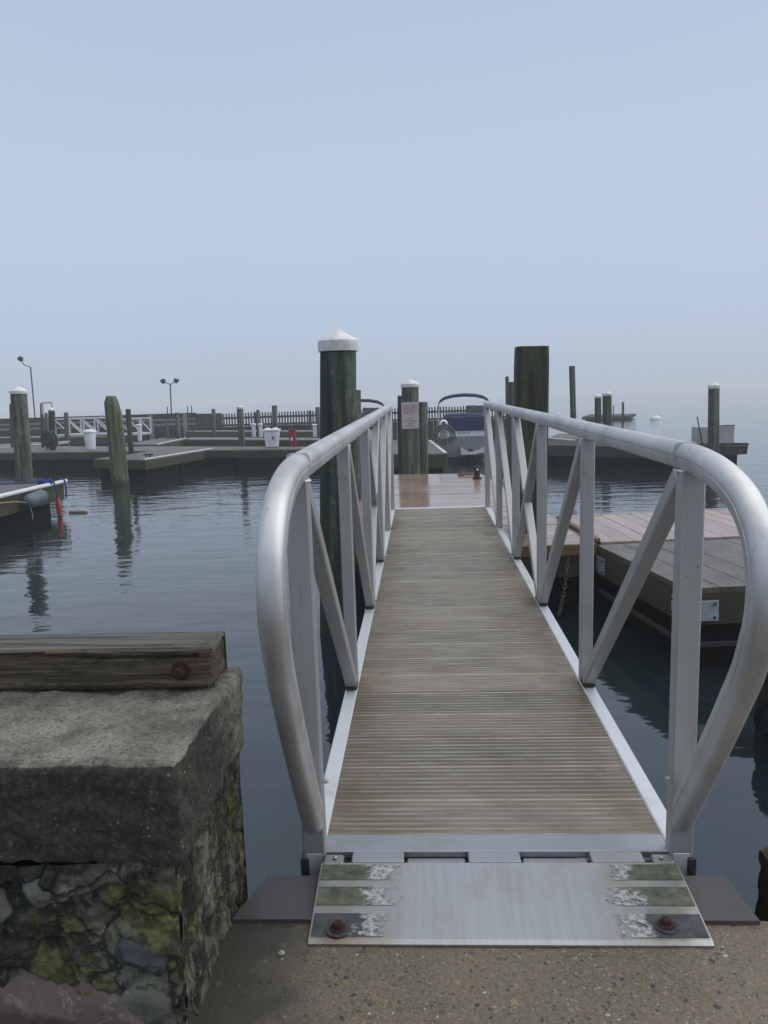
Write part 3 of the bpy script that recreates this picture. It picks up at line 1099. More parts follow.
rw = displaced_block('concrete_block', 1.425, 3.4, 3.15, 3.66, -1.4, -0.125, 0.03, 0.02, M['rough_concrete'], None, 0.05, lambda p: 0.9 if p.z < -0.36 else 0.3)
tag(rw, 'rough lump of old concrete seawall rising from the water at the right edge', 'concrete block')
rk = displaced_block('masonry_stub', 0.66, 1.5, 1.69, 1.87, -1.3, 0.035, 0.012, 0.012, simple('mossy_stub_concrete', (0.10, 0.085, 0.045), (0.035, 0.032, 0.016), 22, 0.85, bs=0.8, bd=0.006), None, 0.04, None)
tag(rk, 'mossy brown stub of old masonry beside the right end of the steel plate', 'masonry')
pb = field_stone('pebble', M['grey_stone'], Vector((-0.515, 1.545, GZ + 0.006)), (0.018, 0.016, 0.013), 3, None, None, 1)
pb.data.materials[0] = simple('pale_pebble', (0.42, 0.39, 0.33), None, 60, 0.7)
tag(pb, 'small loose pale pebble lying on the concrete left of the metal ramp', 'pebble')

# ================================================================== GANGWAY
gw = thing('gangway', 'aluminium gangway with ribbed deck and looped tube handrails leading down to the dock', 'gangway', (0, 1.84, 0))
gw.rotation_euler = (RAD(0.7), 0, 0)
HW, L, PITCHP, PY0 = 0.4575, 5.93, 1.166, 0.050
# deck: ribbed planks
dk = MB()
groove = []
y = 0.118
RIB = 0.0254
i_r = 0
prof = []
while y < L - 0.03:
    plank = i_r // 8
    seam = (i_r % 8 == 7)
    rnd = random.Random(plank * 13 + 5).random()
    wid = 0.0034 if not seam else 0.006
    hgt = 0.0022 if not seam else 0.0008
    prof.append((y, wid, hgt, rnd))
    y += RIB
    i_r += 1
for a, wid, hgt, rnd in prof:
    e_ = a + RIB
    dk.rnd = rnd
    pts = [(a, -0.0015), (a + 0.0012, hgt - 0.0015), (a + wid, hgt - 0.0015), (a + wid + 0.0012, -0.0015), (a + RIB * 0.62, -0.0022), (e_, -0.0015)]
    vs = [(x, yy, zz) for yy, zz in pts for x in (-HW, HW)]
    dk.add(vs, [(0, 1, 3, 2), (2, 3, 5, 4), (4, 5, 7, 6), (6, 7, 9, 8), (8, 9, 11, 10)])
    groove += [0.0, 0.0, 0.3, 1.0, 1.0]
dk.rnd = 0.5
dk.box((0, (0.118 + L) / 2, -0.035), (2 * HW - 0.004, L - 0.13, 0.03))
groove += [0] * 6
do = dk.build('deck', M['deck'], gw)
at = do.data.attributes.new('groove', 'FLOAT', 'FACE')
for i, g_ in enumerate(groove):
    at.data[i].value = g_
ep = MB()
ep.cbox((0, 0.0785, -0.010), (2 * HW, 0.077, 0.022), 0.003)
ep.build('end_plate', M['plate'], gw)
ep = MB()
ep.cbox((0, L + 0.0, -0.008), (2 * HW, 0.06, 0.02), 0.003)
ep.build('end_plate', M['chord'], gw)
fl = MB()
fl.add([(-HW + .02, L + 0.032, 0.002), (HW - .02, L + 0.032, 0.002), (HW - .02, L + 0.30, -0.046), (-HW + .02, L + 0.30, -0.046),
        (-HW + .02, L + 0.032, -0.006), (HW - .02, L + 0.032, -0.006), (HW - .02, L + 0.30, -0.052), (-HW + .02, L + 0.30, -0.052)],
       [(0, 1, 2, 3), (7, 6, 5, 4), (0, 4, 5, 1), (1, 5, 6, 2), (2, 6, 7, 3), (3, 7, 4, 0)])
fl.build('lower_flap', M['plate'], gw)
# hinge row
for x0, x1 in ((-0.38, -0.242), (-0.073, 0.063), (0.245, 0.38)):
    hg = MB()
    hg.cbox(((x0 + x1) / 2, 0.0175, -0.010), (x1 - x0, 0.043, 0.020), 0.003)
    hg.build('hinge_knuckle', M['plate'], gw)
hd = MB()
hd.box((0, 0.016, -0.034), (2 * HW - 0.01, 0.046, 0.012))
hd.build('hinge_pin', M['dark_metal'], gw)
# loading plate that lies on the concrete
FY0, FY1, FZ0, FZ1 = -0.006, -0.268, 0.0, -0.029
tp = MB()
HX = 0.458


def flap_z(yy):
    return FZ0 + (FZ1 - FZ0) * (yy - FY0) / (FY1 - FY0)


for sgn in (1,):
    t = 0.008
    vs = []
    for yy, ch in ((FY0, 0), (FY0 - 0.004, 1), (FY1 + 0.012, 1), (FY1, 0)):
        z = flap_z(yy) + (0 if ch else -0.003)
        vs += [(-HX, yy, z), (HX, yy, z)]
    vs += [(-HX, FY1, FZ1 - t), (HX, FY1, FZ1 - t), (-HX, FY0, FZ0 - t), (HX, FY0, FZ0 - t)]
    tp.add(vs, [(0, 2, 3, 1), (2, 4, 5, 3), (4, 6, 7, 5), (6, 8, 9, 7), (8, 10, 11, 9), (10, 0, 1, 11), (0, 10, 8, 6, 4, 2), (1, 3, 5, 7, 9, 11)])
for x0, x1, dz in ((-0.455, -0.402, -0.001), (-0.236, -0.079, -0.012), (0.069, 0.239, -0.012), (0.402, 0.455, -0.001)):
    tp.cbox(((x0 + x1) / 2, 0.0145, -0.012 + dz), (x1 - x0, 0.040, 0.018), 0.004)
tpo = tp.build('boarding_plate', M['boarding'], gw)
for sx in (-1, 1):
    for (v0, v1, xin) in ((0.045, 0.25, 0.215), (0.34, 0.57, 0.235), (0.67, 0.93, 0.235)):
        ya, yb = FY0 + (FY1 - FY0) * v0, FY0 + (FY1 - FY0) * v1
        g_ = MB()
        n_ = 10
        xa, xb = HX - 0.004, xin - 0.02
        vs, fs = grid_face(lambda u, v: (sx * (xa + (xb - xa) * u), ya + (yb - ya) * v, flap_z(ya + (yb - ya) * v) + 0.0012), n_, 2)
        fs = fs if sx < 0 else fs
        g_.add(vs, fs)
        g_.build('grip_strip', M['grip'], tpo)
for bx, by in ((-0.392, -0.228), (0.368, -0.214)):
    z = flap_z(by)
    q = MB()
    q.mat(M['dark_metal'])
    q.lathe([(0.030, 0.0014), (0.029, 0.0024)], (bx, by, z), 24)
    q.mat(M['rust'])
    q.lathe([(0.0195, 0.002), (0.0185, 0.006)], (bx, by, z), 24)
    q.lathe([(0.0125, 0.006), (0.0125, 0.016), (0.009, 0.019)], (bx, by, z), 6)
    q.build('bolt', None, tpo)
for bx in (-0.425, 0.425):
    q = MB()
    q.lathe([(0.006, 0), (0.006, 0.003), (0.003, 0.0055)], (bx, 0.013, -0.002), 12)
    q.build('bolt', M['plate'], tpo)

PX = 0.4825
RZ = 1.035           # handrail centre
LOOP = [(0.45, RZ), (0.30, RZ), (0.16, RZ), (0.06, RZ - 0.001), (-0.03, RZ - 0.006), (-0.11, RZ - 0.018), (-0.18, RZ - 0.038), (-0.24, RZ - 0.066),
        (-0.282, RZ - 0.102), (-0.314, RZ - 0.145), (-0.334, 0.84), (-0.339, 0.785), (-0.331, 0.73), (-0.31, 0.675), (-0.283, 0.61), (-0.24, 0.535),
        (-0.19, 0.45), (-0.13, 0.352), (-0.07, 0.255), (-0.01, 0.165), (0.045, 0.085)]


def rail_profile(sx):
    """extruded handrail: domed outer side, a seam along each flank, flat sides and a rounded inner edge (b points inwards)"""
    w, out = 0.0292, []
    for j in range(13):
        a = math.pi * j / 12
        out.append((w * math.copysign(abs(math.cos(a)) ** 0.82, math.cos(a)), -0.004 - 0.028 * math.sin(a) ** 0.9))
    out += [(-w, -0.002), (-w + 0.0032, -0.0005), (-w + 0.0032, 0.0025), (-w + 0.001, 0.004), (-w + 0.001, 0.022), (-w + 0.004, 0.028), (-w + 0.010, 0.031)]
    out += [(-x, z) for x, z in reversed(out[13:])]
    return out


def catmull(pts, sub=4):
    out = []
    for i in range(len(pts) - 1):
        p0, p1, p2, p3 = pts[max(i - 1, 0)], pts[i], pts[i + 1], pts[min(i + 2, len(pts) - 1)]
        for k in range(sub):
            t = k / sub
            out.append(tuple(0.5 * ((2 * b) + (-a + c) * t + (2 * a - 5 * b + 4 * c - d) * t * t + (-a + 3 * b - 3 * c + d) * t ** 3) for a, b, c, d in zip(p0, p1, p2, p3)))
    out.append(pts[-1])
    return out


for sx in (-1, 1):
    X = sx * PX
    r_ = MB()
    path = [(L - 0.015, RZ)] + [(L - 0.4 - k * 0.6, RZ) for k in range(9)] + catmull(LOOP)
    r_.sweep([(X + (0.016 * max(0.0, min(1.0, (-a - 0.05) / 0.25)) if sx > 0 else 0.0), a, b) for a, b in path], rail_profile(sx), Vector((1, 0, 0)))
    # welded band where the straight rail meets the bend
    ring = [(x * 1.05, z * 1.05) for x, z in rail_profile(sx)]
    r_.sweep([(X, 0.082, RZ), (X, 0.094, RZ)], ring, Vector((1, 0, 0)))
    ro_ = r_.build('handrail', M['rail'], gw)
    smooth_by_angle(ro_, 40)
    # bottom chord
    c_ = MB()
    c_.bar((X, 0.028, -0.05), (X, L - 0.01, -0.05), 0.050, 0.106, Vector((1, 0, 0)), 0.004)
    c_.build('bottom_chord', M['chord'], gw)
    for k in range(6):
        yk = PY0 + k * PITCHP
        p_ = MB()
        p_.mat(M['post'])
        if k == 0:
            p_.cbox((X, yk, (RZ - 0.03 - 0.11) / 2 - 0.01), (0.060, 0.042, RZ - 0.03 + 0.13), 0.004)
        else:
            p_.cbox((X, yk, (RZ - 0.028 + 0.0035) / 2), (0.048, 0.048, RZ - 0.028 - 0.0035), 0.004)
        p_.mat(M['rail'])
        zz_ = RZ - 0.034
        hw_, hd_ = (0.031, 0.022) if k == 0 else (0.025, 0.025)
        p_.tube(catmull([(X + hw_ * math.cos(a_) * 1.05, yk + hd_ * math.sin(a_) * 1.05 + 0.0012 * math.sin(a_ * 11), zz_) for a_ in [2 * math.pi * q_ / 24 for q_ in range(24)]], 1), 0.0045, 6, True)
        p_.build('post', None, gw)
    q = MB()
    q.cbox((X + sx * 0.026, PY0 + 0.004, -0.075), (0.022, 0.066, 0.13), 0.003)
    q.build('foot_bracket', M['dark_metal'], gw)
    q = MB()
    q.lathe([(0.007, 0), (0.007, 0.006), (0.004, 0.010)], (X - sx * 0.036, PY0 - 0.012, 0.205), 8, (-sx, -0.4, 0))
    q.build('bolt', M['galv'], gw)

    def brace(k0, k1, full=True, t0=0.0, t1=1.0):
        """from the head of post k0 down to the foot of post k1"""
        d = 1 if k1 > k0 else -1
        a = Vector((X, PY0 + k0 * PITCHP + d * 0.045, RZ - 0.045))
        b = Vector((X, PY0 + k1 * PITCHP - d * 0.052, 0.030))
        m = MB()
        m.mat(M['post'])
        m.bar(a + (b - a) * t0, a + (b - a) * t1, 0.046, 0.046, Vector((1, 0, 0)), 0.004)
        if t1 == 1.0:                                   # grime caught at the welded foot
            m.mat(M['grime'])
            m.cbox(b + Vector((0, d * 0.004, -0.017)), (0.051, 0.062, 0.016), 0.004)
        o_ = m.build('diagonal_brace', None, gw)
    brace(0, 1)
    brace(1, 2)
    brace(2, 3)
    brace(3, 2, t0=0, t1=0.466)
    brace(3, 2, t0=0.534, t1=1)
    brace(4, 3)
    brace(5, 4)


# ================================================================== DOCKS
def lerp2(a, b, t):
    return (a[0] + (b[0] - a[0]) * t, a[1] + (b[1] - a[1]) * t)


def quad_deck(quad, z, along, bw, th, mat, parent, seed=1, gap=0.006, loc=(0, 0, 0)):
    """planks filling a quad (near-left, near-right, far-right, far-left); along 'u' runs left-right, 'v' runs near-far"""
    a, b, c, d = quad
    if along == 'v':
        a, b, c, d = b, c, d, a
    L_ = max(math.dist(a, d), math.dist(b, c))
    n = max(1, int(L_ / bw))
    mb = MB()
    rr = random.Random(seed)
    g = gap / L_
    for i in range(n):
        t0, t1 = i / n + g / 2, (i + 1) / n - g / 2
        mb.rnd = rr.random()
        dz = rr.uniform(-0.0015, 0.0015)
        p = [lerp2(a, d, t0), lerp2(b, c, t0), lerp2(b, c, t1), lerp2(a, d, t1)]
        q = [(x - loc[0], y - loc[1]) for x, y in p]
        mb.prism(q, z - th + dz - loc[2], z + dz - loc[2])
    return mb.build('deck_boards', mat, parent)


def strip(p, q, z0, z1, th, inward, mat, name, parent, loc):
    """upright board from p to q, its outer face on the line"""
    p, q = Vector((p[0], p[1])), Vector((q[0], q[1]))
    n = Vector((-(q - p).y, (q - p).x)).normalized()
    if n.dot(Vector(inward) - p) < 0:
        n = -n
    mb = MB()
    mb.rnd = random.random()
    poly = [p, q, q + n * th, p + n * th]
    if (q - p).cross(n) < 0:
        poly.reverse()
    mb.prism([(v.x - loc[0], v.y - loc[1]) for v in poly], z0 - loc[2], z1 - loc[2])
    return mb.build(name, mat, parent)


def dock(label, quad, z=0.0, along='u', mat='far_wood', fascia='far_fascia', fh=0.20, bw=0.14, trims=(), trim_mat='pale_trim', name='floating_dock', sides=(0, 1, 2, 3), seed=1, fl=1, group=None, cat='dock', trim_w=0.075, trim_h=0.025):
    cx = sum(p[0] for p in quad) / 4
    cy = sum(p[1] for p in quad) / 4
    loc = (cx, cy, WZ)
    t = thing(name, label, cat, loc, group)
    quad_deck(quad, z, along, bw, 0.035, M[mat], t, seed, loc=loc)
    for s in sides:
        p, q = quad[s], quad[(s + 1) % 4]
        p2, q2 = lerp2(p, (cx, cy), 0.002), lerp2(q, (cx, cy), 0.002)
        strip(p2, q2, z - 0.037 - fh, z - 0.037, 0.04, (cx, cy), M[fascia], 'fascia', t, loc)
    for s in trims:
        p, q = quad[s], quad[(s + 1) % 4]
        strip(p, q, z + 0.003, z + 0.003 + trim_h, trim_w, (cx, cy), M[trim_mat], 'edge_trim', t, loc)
    # floats in rows below, with gaps of water between them
    if fl:
        a, b, c, d = quad
        lu = (math.dist(a, b) + math.dist(d, c)) / 2
        lv = (math.dist(a, d) + math.dist(b, c)) / 2
        nu, nv = max(1, round(lu / 1.7)), max(1, round(lv / 1.7))
        if fl == 2:
            nu = nv = 1
        mb = MB()
        for i in range(nu):
            for j in range(nv):
                u0, u1 = (i + 0.06) / nu, (i + 0.94) / nu
                v0, v1 = (j + 0.06) / nv, (j + 0.94) / nv
                pt = lambda u, v: lerp2(lerp2(a, b, u), lerp2(d, c, u), v)
                poly = [pt(u0, v0), pt(u1, v0), pt(u1, v1), pt(u0, v1)]
                mb.prism([(x - loc[0], y_ - loc[1]) for x, y_ in poly], -0.35, z - 0.10 - loc[2])
        mb.build('float', M['black_float'], t)
    return t


def Q(*pp, z=0.0):
    return [tuple(G(x, y_, z)[:2]) for x, y_ in pp]


# the landing dock at the foot of the gangway
LAND = [(-0.75, 5.75), (1.155, 5.88), (0.70, 11.50), (-1.20, 11.72)]
land = dock('wet glossy brown landing dock under the lower end of the gangway', LAND, 0.035, 'u', 'composite', 'brown_fascia', 0.22, 0.14, (), name='landing_dock', seed=4)
strip(LAND[0], LAND[1], -0.045, 0.0385, 0.03, (0.2, 8), M['ochre'], 'edge_board', land, ((LAND[0][0] + LAND[1][0] + LAND[2][0] + LAND[3][0]) / 4, sum(p[1] for p in LAND) / 4, WZ)).location.y -= 0.031
# the pinkish side dock and the grey one in front of it
PINK = [(1.20, 5.93), (3.60, 6.20), (3.40, 7.60), (1.10, 7.23)]
pink = dock('dry pinkish side dock with boards running towards the open water', PINK, 0.035, 'v', 'composite_dry', 'brown_fascia', 0.20, 0.14, (2,), 'pale_trim', name='side_dock', seed=9, trim_w=0.012, trim_h=0.003)
bt = MB()
bt.bar((1.18, 5.93, 0.052), (1.085, 7.1, 0.052), 0.045, 0.03, Vector((1, 0, 0)), 0.004)
o = bt.build('edge_batten', M['ochre'], pink)
o.location = -pink.location
GREY = [(1.38, 4.50), (3.60, 4.72), (3.36, 6.13), (1.16, 5.88)]
grey = dock('old grey plank dock with galvanised corner plates nearest the gangway', GREY, 0.025, 'v', 'grey_deck', 'brown_fascia', 0.19, 0.19, (), name='plank_dock', seed=12, fl=2)
gl = Vector(grey.location)


def bracket(p0, p1, t, z, name='corner_plate', size=(0.155, 0.125)):
    """bolted plate on the board from p0 to p1, t metres along from p0"""
    p0, p1 = Vector((*p0, 0)), Vector((*p1, 0))
    d = (p1 - p0).normalized()
    n = Vector((d.y, -d.x, 0))
    c = p0 + d * t + n * 0.008
    rot = Matrix((d, n, Vector((0, 0, 1)))).transposed()
    q = MB()
    q.mat(M['galv'])
    q.cbox(Vector((c.x, c.y, z)) - gl, (size[0], 0.008, size[1]), 0.0015, rot)
    q.mat(M['dark_metal'])
    for a in (-1, 1):
        for b in (-1, 1):
            q.lathe([(0.010, 0), (0.010, 0.006), (0.006, 0.010)], Vector((c.x, c.y, z)) + d * a * size[0] * 0.34 + Vector((0, 0, b * size[1] * 0.33)) + n * 0.004 - gl, 6, n)
    q.build(name, None, grey)


bracket(GREY[0], GREY[1], 0.115, -0.115)
bracket(GREY[3], GREY[0], 1.36 - 0.05, -0.115)
bracket(GREY[3], GREY[0], 0.10, -0.115)
# line of wales under the grey dock
for zz in (-0.33,):
    for a, b in ((GREY[0], GREY[1]), (GREY[3], GREY[0])):
        strip(lerp2(a, b, 0.02), lerp2(a, b, 0.98), zz - 0.012, zz + 0.012, 0.03, (2.4, 5.4), M['pier_wood'], 'wale', grey, tuple(gl))

# chain hanging from the landing dock
ch = MB()
A, B = Vector((0.93, 5.80, -0.06)), Vector((0.83, 5.66, -0.47))
n_l = 15
for i in range(n_l):
    t = (i + 0.5) / n_l
    p = A.lerp(B, t) + Vector((0, 0, -0.06 * math.sin(math.pi * t)))
    d = (B - A).normalized()
    s = Vector((1, 0, 0)) if i % 2 else Vector((0.2, 1, 0.2))
    s = (s - d * s.dot(d)).normalized()
    ln = (B - A).length / n_l
    pts = [p + d * (0.75 * ln * math.cos(a)) + s * (0.013 * math.sin(a)) for a in [2 * math.pi * k / 12 for k in range(12)]]
    ch.tube(pts, 0.0042, 6, True)
tag(smooth_by_angle(ch.build('chain', simple('dull_chain_steel', (0.13, 0.135, 0.14), (0.05, 0.05, 0.05), 40, 0.6, 0.4))), 'galvanised chain hanging from the landing dock into the dark water', 'chain')

# small bollard and cleat at the far edge of the landing dock
p = G(477, 479, 0.035)
bl = thing('mooring_bollard', 'short black mooring bollard near the far edge of the landing dock', 'bollard', (p.x, p.y, 0.036))
q = MB()
q.lathe([(0.062, 0), (0.062, 0.02), (0.042, 0.03), (0.040, 0.13), (0.052, 0.145), (0.052, 0.165), (0.03, 0.18)], (0, 0, 0), 16)
smooth_by_angle(q.build('bollard_body', M['rubber'], bl))
q = MB()
q.lathe([(0.018, 0), (0.018, 0.008)], (0.005, -0.05, 0.135), 12, (0, -1, 0.2))
q.build('eye', M['pale_trim'], bl)
p = G(461, 476, 0.035)
cl = MB()
cl.cbox((p.x, p.y, 0.054), (0.10, 0.05, 0.03), 0.006)
cl.cbox((p.x + 0.09, p.y - 0.005, 0.057), (0.26, 0.035, 0.028), 0.008)
tag(cl.build('timber_cleat', M['ochre']), 'low wooden cleat block on the far edge of the landing dock', 'cleat')
rp = MB()
rp.tube([Vector((0.80, 11.0, 0.05)), Vector((0.92, 10.4, 0.045)), Vector((0.86, 9.6, 0.048)), Vector((0.95, 8.9, 0.046)), Vector((0.92, 8.2, 0.05)), Vector((1.0, 7.5, 0.048))], 0.011, 6)
tag(rp.build('dock_line', M['tan_rope']), 'tan rope lying along the right edge of the landing dock', 'rope')

# foreground finger dock at the left with its white rub rail
FG = [(-8.9, 9.0), (-6.06, 9.0), (-6.05, 12.25), (-8.9, 12.45)]
fgd = dock('grey finger dock with a white tube rub rail at the left edge', FG, 0.0, 'u', 'far_wood', 'far_fascia', 0.24, 0.14, (), name='finger_dock', seed=21, fl=2, group='finger docks')
q = MB()
q.tube([Vector((-6.03, 9.0, 0.015)), Vector((-6.02, 12.28, 0.015))], 0.032, 10)
o = q.build('rub_rail', M['white_plastic'], fgd)
o.location = -fgd.location
smooth_by_angle(o)
fn_ = thing('fender', 'grey blue cylinder boat fender hung on the side of the finger dock', 'fender', (-5.90, 11.0, -0.12))
q = MB()
fa = Vector((0.05, 1, 0.09)).normalized()
q.lathe([(0.02, -0.24), (0.055, -0.235), (0.095, -0.20), (0.105, -0.15), (0.105, -0.05), (0.102, -0.04), (0.105, -0.03), (0.105, 0.15), (0.095, 0.20), (0.055, 0.235), (0.02, 0.24)], (0, 0, 0), 20, fa)
smooth_by_angle(q.build('fender_body', M['fender'], fn_), 50)
q = MB()
q.tube([fa * -0.24, Vector((-0.04, -0.5, 0.03)), Vector((-0.11, -0.95, 0.06))], 0.009, 6)
q.build('rope', M['tan_rope'], fn_)
q = MB()
q.tube([fa * 0.24, Vector((-0.05, 0.32, 0.08)), Vector((-0.11, 0.36, 0.15))], 0.009, 6)
q.build('rope', M['tan_rope'], fn_)
q = MB()
q.tube([fa * -0.2 + Vector((0.03, 0, -0.08)), Vector((0.04, -0.2, -0.2)), Vector((0.035, -0.2, -0.27))], 0.007, 6)
q.build('rope', M['tan_rope'], fn_)
q = MB()
rr = random.Random(4)
pts = [Vector((-7.0, 12.0, 0.02)), Vector((-6.6, 12.05, 0.02)), Vector((-6.3, 12.0, 0.03))]
for k in range(34):
    a = k * 0.75
    pts.append(Vector((-6.10 + 0.09 * math.cos(a) + rr.uniform(-.03, .03), 11.75 + 0.10 * math.sin(a), 0.06 + 0.035 * math.sin(a * 1.7))))
pts += [Vector((-5.99, 11.8, 0.05)), Vector((-5.975, 11.82, -0.10)), Vector((-5.98, 11.85, -0.22))]
q.tube(pts, 0.014, 6)
tag(q.build('rope_coil', M['blue_rope']), 'tangle of blue rope at the corner of the finger dock', 'rope')
q = MB()
pts = [Vector((-6.05, 12.12, 0.07)), Vector((-6.02, 12.15, 0.05)), Vector((-5.985, 12.16, 0.045)), Vector((-5.975, 12.16, -0.12)), Vector((-5.98, 12.16, -0.26))]
q.tube(pts, 0.014, 6)
tag(q.build('hanging_line', M['blue_rope']), 'blue line hanging down the outer end of the finger dock above the red float', 'rope')
q = MB()
q.lathe([(0.012, -0.17), (0.032, -0.15), (0.04, -0.08), (0.038, 0.05), (0.025, 0.10), (0.012, 0.13)], (-5.975, 11.86, -0.335), 14)
tag(smooth_by_angle(q.build('float_buoy', M['orange_red'])), 'small red float hanging from blue rope at the finger dock end', 'float')
q = MB()
q.cbox((-5.80, 12.15, WZ + 0.015), (0.30, 0.07, 0.04), 0.01)
tag(q.build('driftwood', M['tan_rope']), 'short stick of driftwood floating beside the finger dock end', 'driftwood')

# the main walkway and its fingers
MF = Q((93, 459), (145, 460), (213, 449), (180, 447))
dock('mid harbour finger dock jutting forward with a pale right edge', MF, 0.0, 'u', 'far_wood', 'far_fascia', 0.18, 0.15, (1,), name='finger_dock', seed=31, group='finger docks')
MW = [tuple(G(-30, 453)[:2]), tuple(G(338, 448.5)[:2]), tuple(G(338, 446.4)[:2]), tuple(G(-30, 446)[:2])]
dock('long grey walkway dock carrying the white bins and the red cabinet', MW, -0.004, 'v', 'far_wood', 'far_fascia', 0.17, 0.15, (), name='walkway_dock', seed=32)
F2 = Q((-20, 443.5), (60, 443), (190, 436.5), (120, 436.0))
FA = Q((120, 444.5), (158, 444.5), (187, 438.5), (162, 438))
dock('short finger dock behind the leaning green pile', FA, -0.002, 'u', 'far_wood', 'far_fascia', 0.26, 0.15, (1,), name='finger_dock', seed=33, group='finger docks')
FB = Q((187, 439.5), (330, 440), (330, 437.8), (190, 437.2))
dock('second row walkway dock between the white bin and the picket fence', FB, 0.0, 'v', 'far_wood', 'far_fascia', 0.26, 0.15, (0,), name='walkway_dock', seed=34)
FC = Q((-30, 438), (58, 437.5), (120, 436.4), (-30, 434.5))
dock('low dock below the far white footbridge at the left', FC, 0.0, 'v', 'far_wood', 'far_fascia', 0.26, 0.2, (0,), name='walkway_dock', seed=35)
FD = Q((0, 448), (68, 443), (70, 441.5), (0, 445))
dock('narrow finger dock with pale edges beside the hose reel', FD, -0.002, 'v', 'far_wood', 'far_fascia', 0.26, 0.2, (0, 2), name='finger_dock', seed=36, group='finger docks')
FE = Q((186, 431.5), (335, 431.5), (335, 430.3), (186, 430.0))
dock('farthest dock strip under the picket fence', FE, 0.0, 'v', 'far_wood', 'far_fascia', 0.26, 0.2, (0,), name='walkway_dock', seed=37)

# the dock that holds the motorboats
BD = [tuple(G(330, 454)[:2]), tuple(G(447, 453.5)[:2]), tuple(G(431, 441)[:2]), tuple(G(330, 438)[:2])]
dock('wide grey dock beside the blue covered motorboat', BD, 0.0, 'u', 'far_wood', 'far_fascia', 0.26, 0.15, (1,), name='boat_dock', seed=38, fl=1)
RD = [tuple(G(498, 444.5)[:2]), tuple(G(672, 447.5)[:2]), tuple(G(748, 443.0)[:2]), tuple(G(505, 439.5)[:2])]
dock('dark low dock running out to the right under the pale box', RD, 0.0, 'u', 'pier_wood', 'pier_wood', 0.20, 0.15, (), name='walkway_dock', seed=39)
RF = [tuple(G(546, 434.5)[:2]), tuple(G(573, 436.5)[:2]), tuple(G(584, 431.0)[:2]), tuple(G(560, 429.5)[:2])]
dock('small grey raft floating behind the right hand dock', RF, -0.12, 'u', 'far_wood', 'far_fascia', 0.18, 0.2, (0,), name='raft', cat='raft', seed=40, fl=2)
BG = [tuple(G(x, y_, -0.27)[:2]) for x, y_ in ((582, 417.0), (630, 416.0), (636, 413.6), (590, 414.2))]
dock('distant dark work float out in the fog', BG, -0.27, 'u', 'pier_wood', 'pier_wood', 0.12, 0.4, (), name='work_float', cat='float', seed=41, fl=2)


# ================================================================== PILES
def pile(label, base, top, r, mat, cap=False, tip=None, group='mooring piles', k=18, square=False, name='mooring_pile'):
    """base and top are points; the shaft runs on below the water"""
    base, top = Vector(base), Vector(top)
    ax = (top - base).normalized()
    foot = base + ax * ((-2.2 - base.z) / ax.z)
    ln = (top - foot).length
    t = thing(name, label, 'pile', tuple(base), group)
    rot = Vector((0, 0, 1)).rotation_difference(ax).to_matrix()
    mb = MB()
    n = 26
    sd = random.uniform(0, 99)
    vs = []
    for i in range(n + 1):
        h = ln * i / n
        rr_ = r * (1.04 - 0.05 * i / n)
        if tip == 'cut' and i == n:
            rr_ *= 0.72
        for j in range(k):
            a = 2 * math.pi * j / k
            sq = (abs(math.cos(a)) ** 7 + abs(math.sin(a)) ** 7) ** (-1 / 7) if square else 1.0
            w = sq * (1 - 0.025 * (i == n)) + 0.035 * mnoise.noise(Vector((math.cos(a) * 2 + sd, math.sin(a) * 2, h * 0.5))) + 0.02 * mnoise.noise(Vector((math.cos(a) * 5 + sd, math.sin(a) * 5, h * 1.5)))
            p = Vector((rr_ * w * math.cos(a), rr_ * w * math.sin(a), h))
            if tip == 'cut' and i >= n - 3 and p.x > 0:
                p.x *= 1 - 0.16 * (i - n + 3)
            vs.append(foot + rot @ p - base)
    fs = []
    for i in range(n):
        for j in range(k):
            a, b = i * k + j, i * k + (j + 1) % k
            fs.append((a, b, b + k, a + k))
    fs.append(tuple(range(n * k, n * k + k)))
    mb.add(vs, fs)
    smooth_by_angle(mb.build('shaft', mat, t), 45)
    if cap:
        c = MB()
        R_ = r * 1.10
        ch_ = cap if isinstance(cap, float) else r * 0.42
        pk = r * 0.62
        c.lathe([(R_, -ch_), (R_ * 1.01, -ch_ * 0.5), (R_ * 1.0, 0.0), (R_ * 0.93, pk * 0.10), (R_ * 0.5, pk * 0.56), (R_ * 0.12, pk * 0.95), (0.004, pk)], (0, 0, 0), 24, None)
        o_ = c.build('cap', M['white_cap'], t)
        o_.location = top - base
        smooth_by_angle(o_, 40)
    return t


def pile_px(label, xm, ytop, ybase, depth, wpx, mat, cap=False, tip=None, xb=None, **kw):
    b = D(xb if xb is not None else xm, ybase, depth)
    b.z = WZ
    t = D(xm, ytop, depth)
    return pile(label, b, t, wpx * depth / F_PX / 2, M[mat], cap, tip, **kw)


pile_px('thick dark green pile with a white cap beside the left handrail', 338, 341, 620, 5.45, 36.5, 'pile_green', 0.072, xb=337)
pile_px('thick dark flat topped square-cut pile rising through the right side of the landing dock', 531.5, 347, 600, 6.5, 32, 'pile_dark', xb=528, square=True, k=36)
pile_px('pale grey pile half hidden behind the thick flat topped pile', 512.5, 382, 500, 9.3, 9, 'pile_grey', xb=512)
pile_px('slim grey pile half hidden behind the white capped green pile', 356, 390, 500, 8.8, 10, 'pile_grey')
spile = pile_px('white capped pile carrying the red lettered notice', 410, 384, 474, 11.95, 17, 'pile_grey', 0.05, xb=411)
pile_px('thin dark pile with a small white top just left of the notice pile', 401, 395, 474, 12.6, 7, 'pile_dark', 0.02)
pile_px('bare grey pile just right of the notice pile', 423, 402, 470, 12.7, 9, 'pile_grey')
pile_px('mossy green pile leaning left alone in the water', 112, 396, 484, 16.5, 16.5, 'pile_moss', False, 'cut', xb=120.5)
